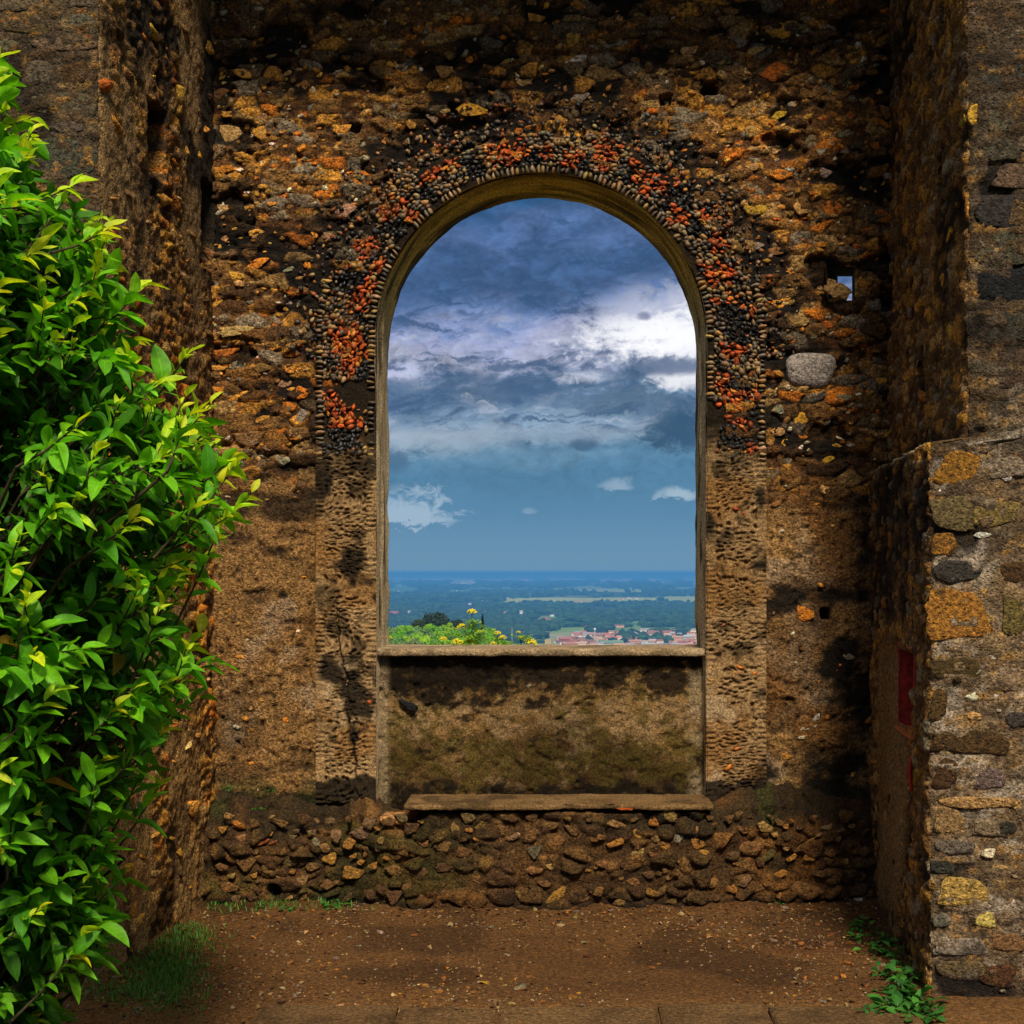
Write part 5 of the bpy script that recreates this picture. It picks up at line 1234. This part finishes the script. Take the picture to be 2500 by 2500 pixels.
for a in [(1440, 1538, 24, 8, PNK, RR, 'hip', 'pink villa with a red hipped roof among trees above the town', None), (1338, 1571, 14, 8, YLW, (.5, .4, .2), 'flat', 'yellow flat-roofed house by itself at the town edge', None),
          (1380, 1572, 26, 12, RED, RR, 'gable', 'dark red walled house with a red gabled roof in the town', None), (1600, 1566, 44, 9, RED, RB, 'gable', 'long dark red building with a brown roof in the town', None),
          (1645, 1562, 8, 13, SAL, RR, 'flat', 'narrow orange tower house in the town', None), (1483, 1556, 8, 9, SAL, RR, 'flat', 'small orange flat-topped house behind the green-roofed hall', None), (1640, 1548, 26, 6, SAL, RP, 'hip', 'wide salmon house with a pinkish roof behind the long red building', None),
          (1512, 1532, 22, 5, PNK, RB, 'gable', 'low pink house with a brown roof on the wooded slope', None), (1590, 1574, 20, 9, WHT, RP, 'hip', 'white house with dark windows and a pinkish hipped roof', None)]:
    house(*a, win=3, rot=random.uniform(-.2, .2))
hall = house(1492, 1576, 52, 7, (.5, .5, .46), (.13, .22, .15), 'gable', 'large hall with a pale green gabled roof in the town', None, 6, 0, .12, 'market_hall')
house(1304, 1456, 28, 6, WHT, (.7, .72, .74), 'flat', 'long white warehouse beside pale fields on the plain', None, .6, 0, 0, 'warehouse'); house(1676, 1535, 40, 3.5, (.5, .55, .62), (.66, .70, .76), 'gable', 'long pale grey shed with a whitish roof behind the town', None, 3, 0, .05, 'shed')
house(1680, 1560, 44, 6, (.45, .5, .56), (.36, .42, .48), 'gable', 'blue-grey industrial shed at the edge of the town', None, 4, 0, -.05, 'shed')
G2 = 'scattered houses on the wooded plain'
for (u, v, w, h, wc, rc, sh, lab) in [(962, 1500, 24, 5, (.6, .16, .16), (.5, .12, .12), 'gable', 'bright red roofed farmhouse on the plain beside the arch jamb'), (1002, 1501, 11, 7, WHT, RG, 'gable', 'white house with a grey gable between dark woods'), (1128, 1500, 13, 6, PNK, RR, 'gable', 'reddish house just left behind the tall yellow flower'),
      (1188, 1497, 13, 4, CRM, RP, 'hip', 'cream house on the plain just beyond the tall yellow flower'), (1236, 1492, 9, 5, CRM, RP, 'flat', 'upper cream house of the hill hamlet'), (1238, 1500, 16, 5, PNK, RP, 'hip', 'lower pink house of the hill hamlet'), (1272, 1500, 8, 7, WHT, RG, 'gable', 'white chapel-like house east of the hill hamlet'),
      (1287, 1505, 9, 5, WHT, RP, 'gable', 'small white house heading the row of roofs'), (1298, 1511, 20, 4, PNK, RP, 'gable', 'long pink roof in the row of roofs'), (1308, 1516, 16, 3.5, PNK, RR, 'gable', 'reddish low roof ending the row of roofs'),
      (1331, 1514, 18, 5, PNK, RR, 'hip', 'pink hipped house on the wooded slope over the town'), (1338, 1519, 22, 5, PNK, RR, 'gable', 'wide pink house on the wooded slope over the town'), (1347, 1505, 9, 4, WHT, RG, 'flat', 'small white flat-roofed house above the pink houses'), (1300, 1516, 12, 4, PNK, RP, 'hip', 'small pink hipped roof below the row of roofs')]:
    house(u, v, w, h, wc, rc, sh, lab, G2)
for i in range(34):
    u, v = random.choice([(950, 1453), (1022, 1454), (1066, 1456), (1098, 1453), (1160, 1458), (1214, 1461), (1165, 1472), (1260, 1453), (1420, 1471), (1540, 1463)])
    wc, wn_ = random.choice(walls); rc, rn_ = random.choice(roofs)
    house(u+random.gauss(0, 14), v+random.gauss(0, 1.5), random.uniform(5, 10), random.uniform(2, 3.5), wc, rc, 'gable', 'tiny %s house with %s roof in a far hamlet' % (wn_, rn_), 'hamlet houses on the far plain')
# ---- water tower ball on its mast, and a pole on the near hill
x, y, z = ground_at(1452, 1574); k = y/FPX
wt_ = empty('water_tower', (x, y, z)); tag(wt_, 'white ball-topped mast rising over the town roofs', 'tower')
V, F = tube([(0, 0, 0), (0, 0, 36*k)], [1.3, .9], 8); o = obj('mast', mesh_np('mast', V, F), M_far_wall, wt_); o.color = (.5, .5, .52, 1)
V, F = ICO2; o = obj('ball', mesh_np('ball', V*np.array((2.8*k, 2.8*k, 2.8*k))+np.array((0, 0, 38*k)), F), M_far_wall, wt_); o.color = (.8, .8, .8, 1)
V, F = tube([(0, 0, 34.2*k), (0, 0, 35.2*k)], [2.2*k, 2.2*k], 10); o = obj('collar', mesh_np('collar', V, F), M_far_wall, wt_); o.color = (.5, .5, .5, 1)

# ---- trees on the near hillside
def crown_mesh(seed, nclump, shape, leaf, n):
    r = np.random.default_rng(seed); bag = Bag()
    cl = r.normal(size=(nclump, 3)); cl /= np.linalg.norm(cl, axis=1)[:, None]; cl *= r.uniform(.35, .8, (nclump, 1)); cl[:, 2] = np.abs(cl[:, 2])*1.1-.25
    for i in range(n):
        c = cl[r.integers(nclump)]; d = r.normal(size=3); d /= np.linalg.norm(d); p = (c + d*r.uniform(.22, .42))*shape
        a = r.normal(size=3); a /= np.linalg.norm(a); b = np.cross(a, d+.3*r.normal(size=3)); b /= np.linalg.norm(b)+1e-6; s = leaf*r.uniform(.6, 1.3)
        bag.add(np.array([p-a*s-b*s*.5, p+a*s-b*s*.5, p+a*s*.8+b*s*.6, p-a*s*.6+b*s*.7]), np.array([(0, 1, 2, 3)]), (1, 1, 1))
    me = bag.mesh('crown_shape', False); me.materials.append(M_tree_o); return me
def trunk_mesh(h, r):
    V, F = tube([(0, 0, -.6), (.05, 0, h*.5), (.0, .06, h)], [r, r*.7, r*.4], 7); V2, F2 = tube([(.03, 0, h*.5), (.5*h*.4, .1, h*1.1)], [r*.5, r*.2], 5); V3, F3 = tube([(.03, 0, h*.5), (-.4*h*.4, -.15, h*1.1)], [r*.5, r*.2], 5)
    me = mesh_np('trunk_shape', np.concatenate([V, V2, V3]), np.concatenate([F, F2+len(V), F3+len(V)+len(V2)])); me.materials.append(M_bark); return me
CR_OL = [crown_mesh(700+i, 11, np.array((1, 1, .82)), .10, 1300) for i in range(3)]; TR_OL = trunk_mesh(2.2, .22)
CR_OAK = crown_mesh(720, 26, np.array((1, 1, .62)), .075, 2600)
def tree(name, label, cat, x, y, w, h, crown, col, group=None, trh=None, loc_z=None, cz=1.0):
    z = float(terr_z(np.array(x), np.array(y))) if loc_z is None else loc_z
    root = empty(name, (x, y, z)); tag(root, label, cat, group); root.rotation_euler = (0, 0, random.uniform(0, 6.28))
    t = obj('trunk', TR_OL, None, root); ts = (trh or h*.5)/2.2; t.scale = (max(.6, w*.12), max(.6, w*.12), ts)
    c = obj('crown', crown, None, root, (0, 0, h*.58)); c.scale = (w/2, w/2, h*.52*cz); c.color = (*col, 1); return root
rows = [(345, 15), (378, 14), (412, 13), (446, 13), (480, 13), (515, 12)]
ROWN = {345: 'lowest', 378: 'second', 412: 'third', 446: 'fourth', 480: 'fifth', 515: 'topmost'}
for r_, n in rows:
    for i in range(n):
        u = 905 + (i+.5+random.uniform(-.3, .3))*(400/n) ; rr_ = r_+random.uniform(-12, 12)
        lim = 1330 - (r_-345)*.9
        if u > lim: continue
        col, nm = random.choice([((.15, .40, .015), 'bright green'), ((.24, .46, .015), 'yellow-green'), ((.12, .27, .05), 'grey-green'), ((.18, .29, .10), 'grey-green'), ((.17, .37, .025), 'bright green')])
        tree('olive_tree', '%s bushy tree in the %s row of the grove outside the arch' % (nm, ROWN[r_]), 'tree', (u-VPX)/FPX*rr_, rr_, random.uniform(4.4, 6.2), random.uniform(4.8, 6.2), random.choice(CR_OL), vary(col, .15), 'trees of the grove outside the arch')
tree('holm_oak', 'broad dark evergreen tree rising behind the grove', 'tree', (1066-VPX)/FPX*560, 560, 12.5, 9.0, CR_OAK, (.026, .046, .014), cz=1.6)
tree('holm_oak', 'smaller dark tree at the shoulder of the broad evergreen', 'tree', (1022-VPX)/FPX*556, 556, 7, 6.2, CR_OAK, (.040, .062, .016), cz=1.6)
tree('holm_oak', 'low dark tree beside the broad evergreen, behind the yellow flower', 'tree', (1120-VPX)/FPX*556, 556, 5.5, 6.2, CR_OAK, (.030, .05, .016), cz=1.5)
tree('shade_tree', 'dark round bush behind the leafy flowering stems', 'tree', (1215-VPX)/FPX*430, 430, 4.6, 5.2, CR_OAK, (.03, .055, .016))
def conifer(label, u, Yd, w, h, col, name, cat, thin=False):
    x = (u-VPX)/FPX*Yd; z = float(terr_z(np.array(x), np.array(Yd))); root = empty(name, (x, Yd, z)); tag(root, label, cat); b = Bag(); r = np.random.default_rng(3)
    for i in range(2500):
        t = r.uniform(.06, 1); rad = (w/2)*((1-t)**.8 if not thin else math.sin(math.pi*min(1, .12+t*.9))**.6)*r.uniform(.5, 1); a = r.uniform(0, 6.28); p = np.array((rad*math.cos(a), rad*math.sin(a), t*h-.08*rad))
        d1 = np.array((math.cos(a), math.sin(a), -.3 if not thin else 1.2)); d1 /= np.linalg.norm(d1); d2 = np.array((-math.sin(a), math.cos(a), .2)); s = h*.032
        b.add(np.array([p-d1*s-d2*s*.4, p+d1*s, p-d1*s+d2*s*.4, p-d1*s*1.4]), np.array([(0, 1, 2, 3)]), (1, 1, 1))
    me = b.mesh('conifer_crown', False); o = obj('crown', me, M_tree_o, root); o.color = (*col, 1)
    V, F = tube([(0, 0, -.5), (0, 0, h*.9)], [h*.02, h*.004], 6); obj('trunk', mesh_np('trunk', V, F), M_bark, root)
conifer('dark conifer half hidden by the jamb of the arch', 936, 540, 5.0, 13.5, (.024, .042, .020), 'conifer', 'tree')
conifer('slim dark cypress beside the flowering stems', 1178, 470, 1.35, 9.2, (.016, .030, .014), 'cypress', 'tree', True)
x = (1250-VPX)/FPX*430; zz = float(terr_z(np.array(x), np.array(430.))); V, F = tube([(x, 430, zz-1), (x, 430, EYE-(1532-VPY)/FPX*430)], [.14, .10], 6); tag(obj('wooden_pole', mesh_np('wooden_pole', V, F), simple_mat('pole_grey', (.32, .32, .30), .8)), 'plain pale pole standing beyond the flowering plants', 'pole')

# ================================================================== FLOWERING PLANTS JUST OUTSIDE THE WALL
FL = [leaf_shape(random.uniform(.1, .4), .3, .34, .0, 5) for _ in range(4)]
def fennel(u, vtop, Yd, spread, nl, heads, label, group='tall yellow-flowered plants outside the arch'):
    x = (u-VPX)/FPX*Yd; zg = float(terr_z(np.array(x), np.array(Yd))); zt_ = EYE-(vtop-VPY)/FPX*Yd
    root = empty('flowering_plant', (x, Yd, zg)); tag(root, label, 'plant', group); Hh = zt_-zg
    V, F = tube([(0, 0, 0), (.01, .01, Hh*.5), (0, 0, Hh)], [.014, .010, .005], 6); obj('stem', mesh_np('stem', V, F, np.tile((.10, .20, .03), (len(V), 1))), M_weed, root)
    b = Bag()
    for k in range(nl*2):
        zz = Hh-random.uniform(.02, .34); a = random.uniform(0, 6.28); rl = spread*random.uniform(.6, 1.25)*min(1, .35+(Hh-zz)*2.2)
        d = Vector((math.cos(a), math.sin(a), random.uniform(.1, .6))).normalized()
        for q in range(5):                          # leaflets along the leaf stalk
            for sd in (-1, 1):
                p = Vector((0, 0, zz))+d*rl*(.25+.18*q); side = d.cross(Vector((0, 0, 1)))*sd; ld = (side+d*.9+Vector((0, 0, -.15))).normalized()
                Vl, Fl, UV = random.choice(FL); ln = rl*random.uniform(.3, .5); A = np.array(frame(ld, Vector((0, 0, 1))))*ln
                b.add(Vl @ A.T+np.array(p), Fl, vary(random.choice([(.16, .38, .02), (.26, .46, .02), (.10, .28, .02), (.36, .46, .02)]), .2), UV)
    tag(obj('leaves', b.mesh('leaves'), M_weed, root), kind='stuff')
    for (du, v, w) in heads:
        hb_ = Bag(); hx = du/FPX*Yd; hz = EYE-(v-VPY)/FPX*Yd-zg; rw = w/2/FPX*Yd
        for k in range(90):
            a = random.uniform(0, 6.28); q = math.sqrt(random.random())*rw; fr = rw*random.uniform(.10, .17)
            hb_.add(ICO1[0][:12]*0+0 if False else ICO1[0]*fr+np.array((hx+q*math.cos(a), q*math.sin(a), hz+.8*math.sqrt(max(0, rw*rw-q*q))+random.gauss(0, rw*.06))), ICO1[1], (1, 1, 0))
        hd = obj('flower_head', hb_.mesh('flower_head'), M_yellow, root)
        V, F = tube([(0, 0, hz-rw*2.2 if abs(hx) < .01 else hz-.10), (hx, 0, hz)], [.004, .003], 5); obj('flower_stalk', mesh_np('flower_stalk', V, F, np.tile((.10, .20, .03), (len(V), 1))), M_weed, root)
fennel(1152, 1508, 12.5, .16, 34, [(0, 1498, 24), (-24, 1534, 24), (-8, 1572, 30), (18, 1545, 14)], 'tallest leafy stem with a round yellow flower head outside the arch')
fennel(1082, 1566, 12.2, .09, 10, [(0, 1564, 20)], 'short stem with one yellow flower just over the sill')
fennel(1215, 1552, 12.6, .17, 30, [(0, 1549, 18), (12, 1560, 20), (-10, 1574, 16)], 'bushy flowering plant with green leaves spreading over the sill')
fennel(1272, 1548, 12.8, .17, 28, [(-6, 1546, 12), (24, 1574, 30), (2, 1560, 14)], 'bushy flowering plant nearest the town side of the sill')
fennel(945, 1545, 12.0, .14, 22, [(-4, 1548, 14), (4, 1560, 16)], 'yellowish leafy plant at the jamb corner of the sill')
fennel(1112, 1574, 12.3, .10, 12, [(4, 1573, 28)], 'low yellow flower clump between two taller stems')

# ================================================================== HAZE
HZ = 120000.
hb = bmesh.new(); bmesh.ops.create_cube(hb, size=1.0)
for v in hb.verts: v.co = Vector((v.co.x*2*HZ*1.1, v.co.y*2*HZ*1.1, -152.0 if v.co.z < 0 else 7.0))
me = bpy.data.meshes.new('haze'); hb.to_mesh(me); hb.free()
mh = bpy.data.materials.new('haze'); mh.use_nodes = True; t = NT(mh.node_tree); mh.node_tree.nodes.clear()
out = t.n('ShaderNodeOutputMaterial'); pv = t.n('ShaderNodeVolumePrincipled'); mh.node_tree.links.new(pv.outputs[0], out.inputs['Volume'])
pv.inputs['Color'].default_value = (.11, .43, .96, 1); pv.inputs['Density'].default_value = 1.15e-4; pv.inputs['Anisotropy'].default_value = .0
haze = obj('haze', me, mh); tag(haze, 'thin blue haze over the far plain', 'haze', kind='stuff')
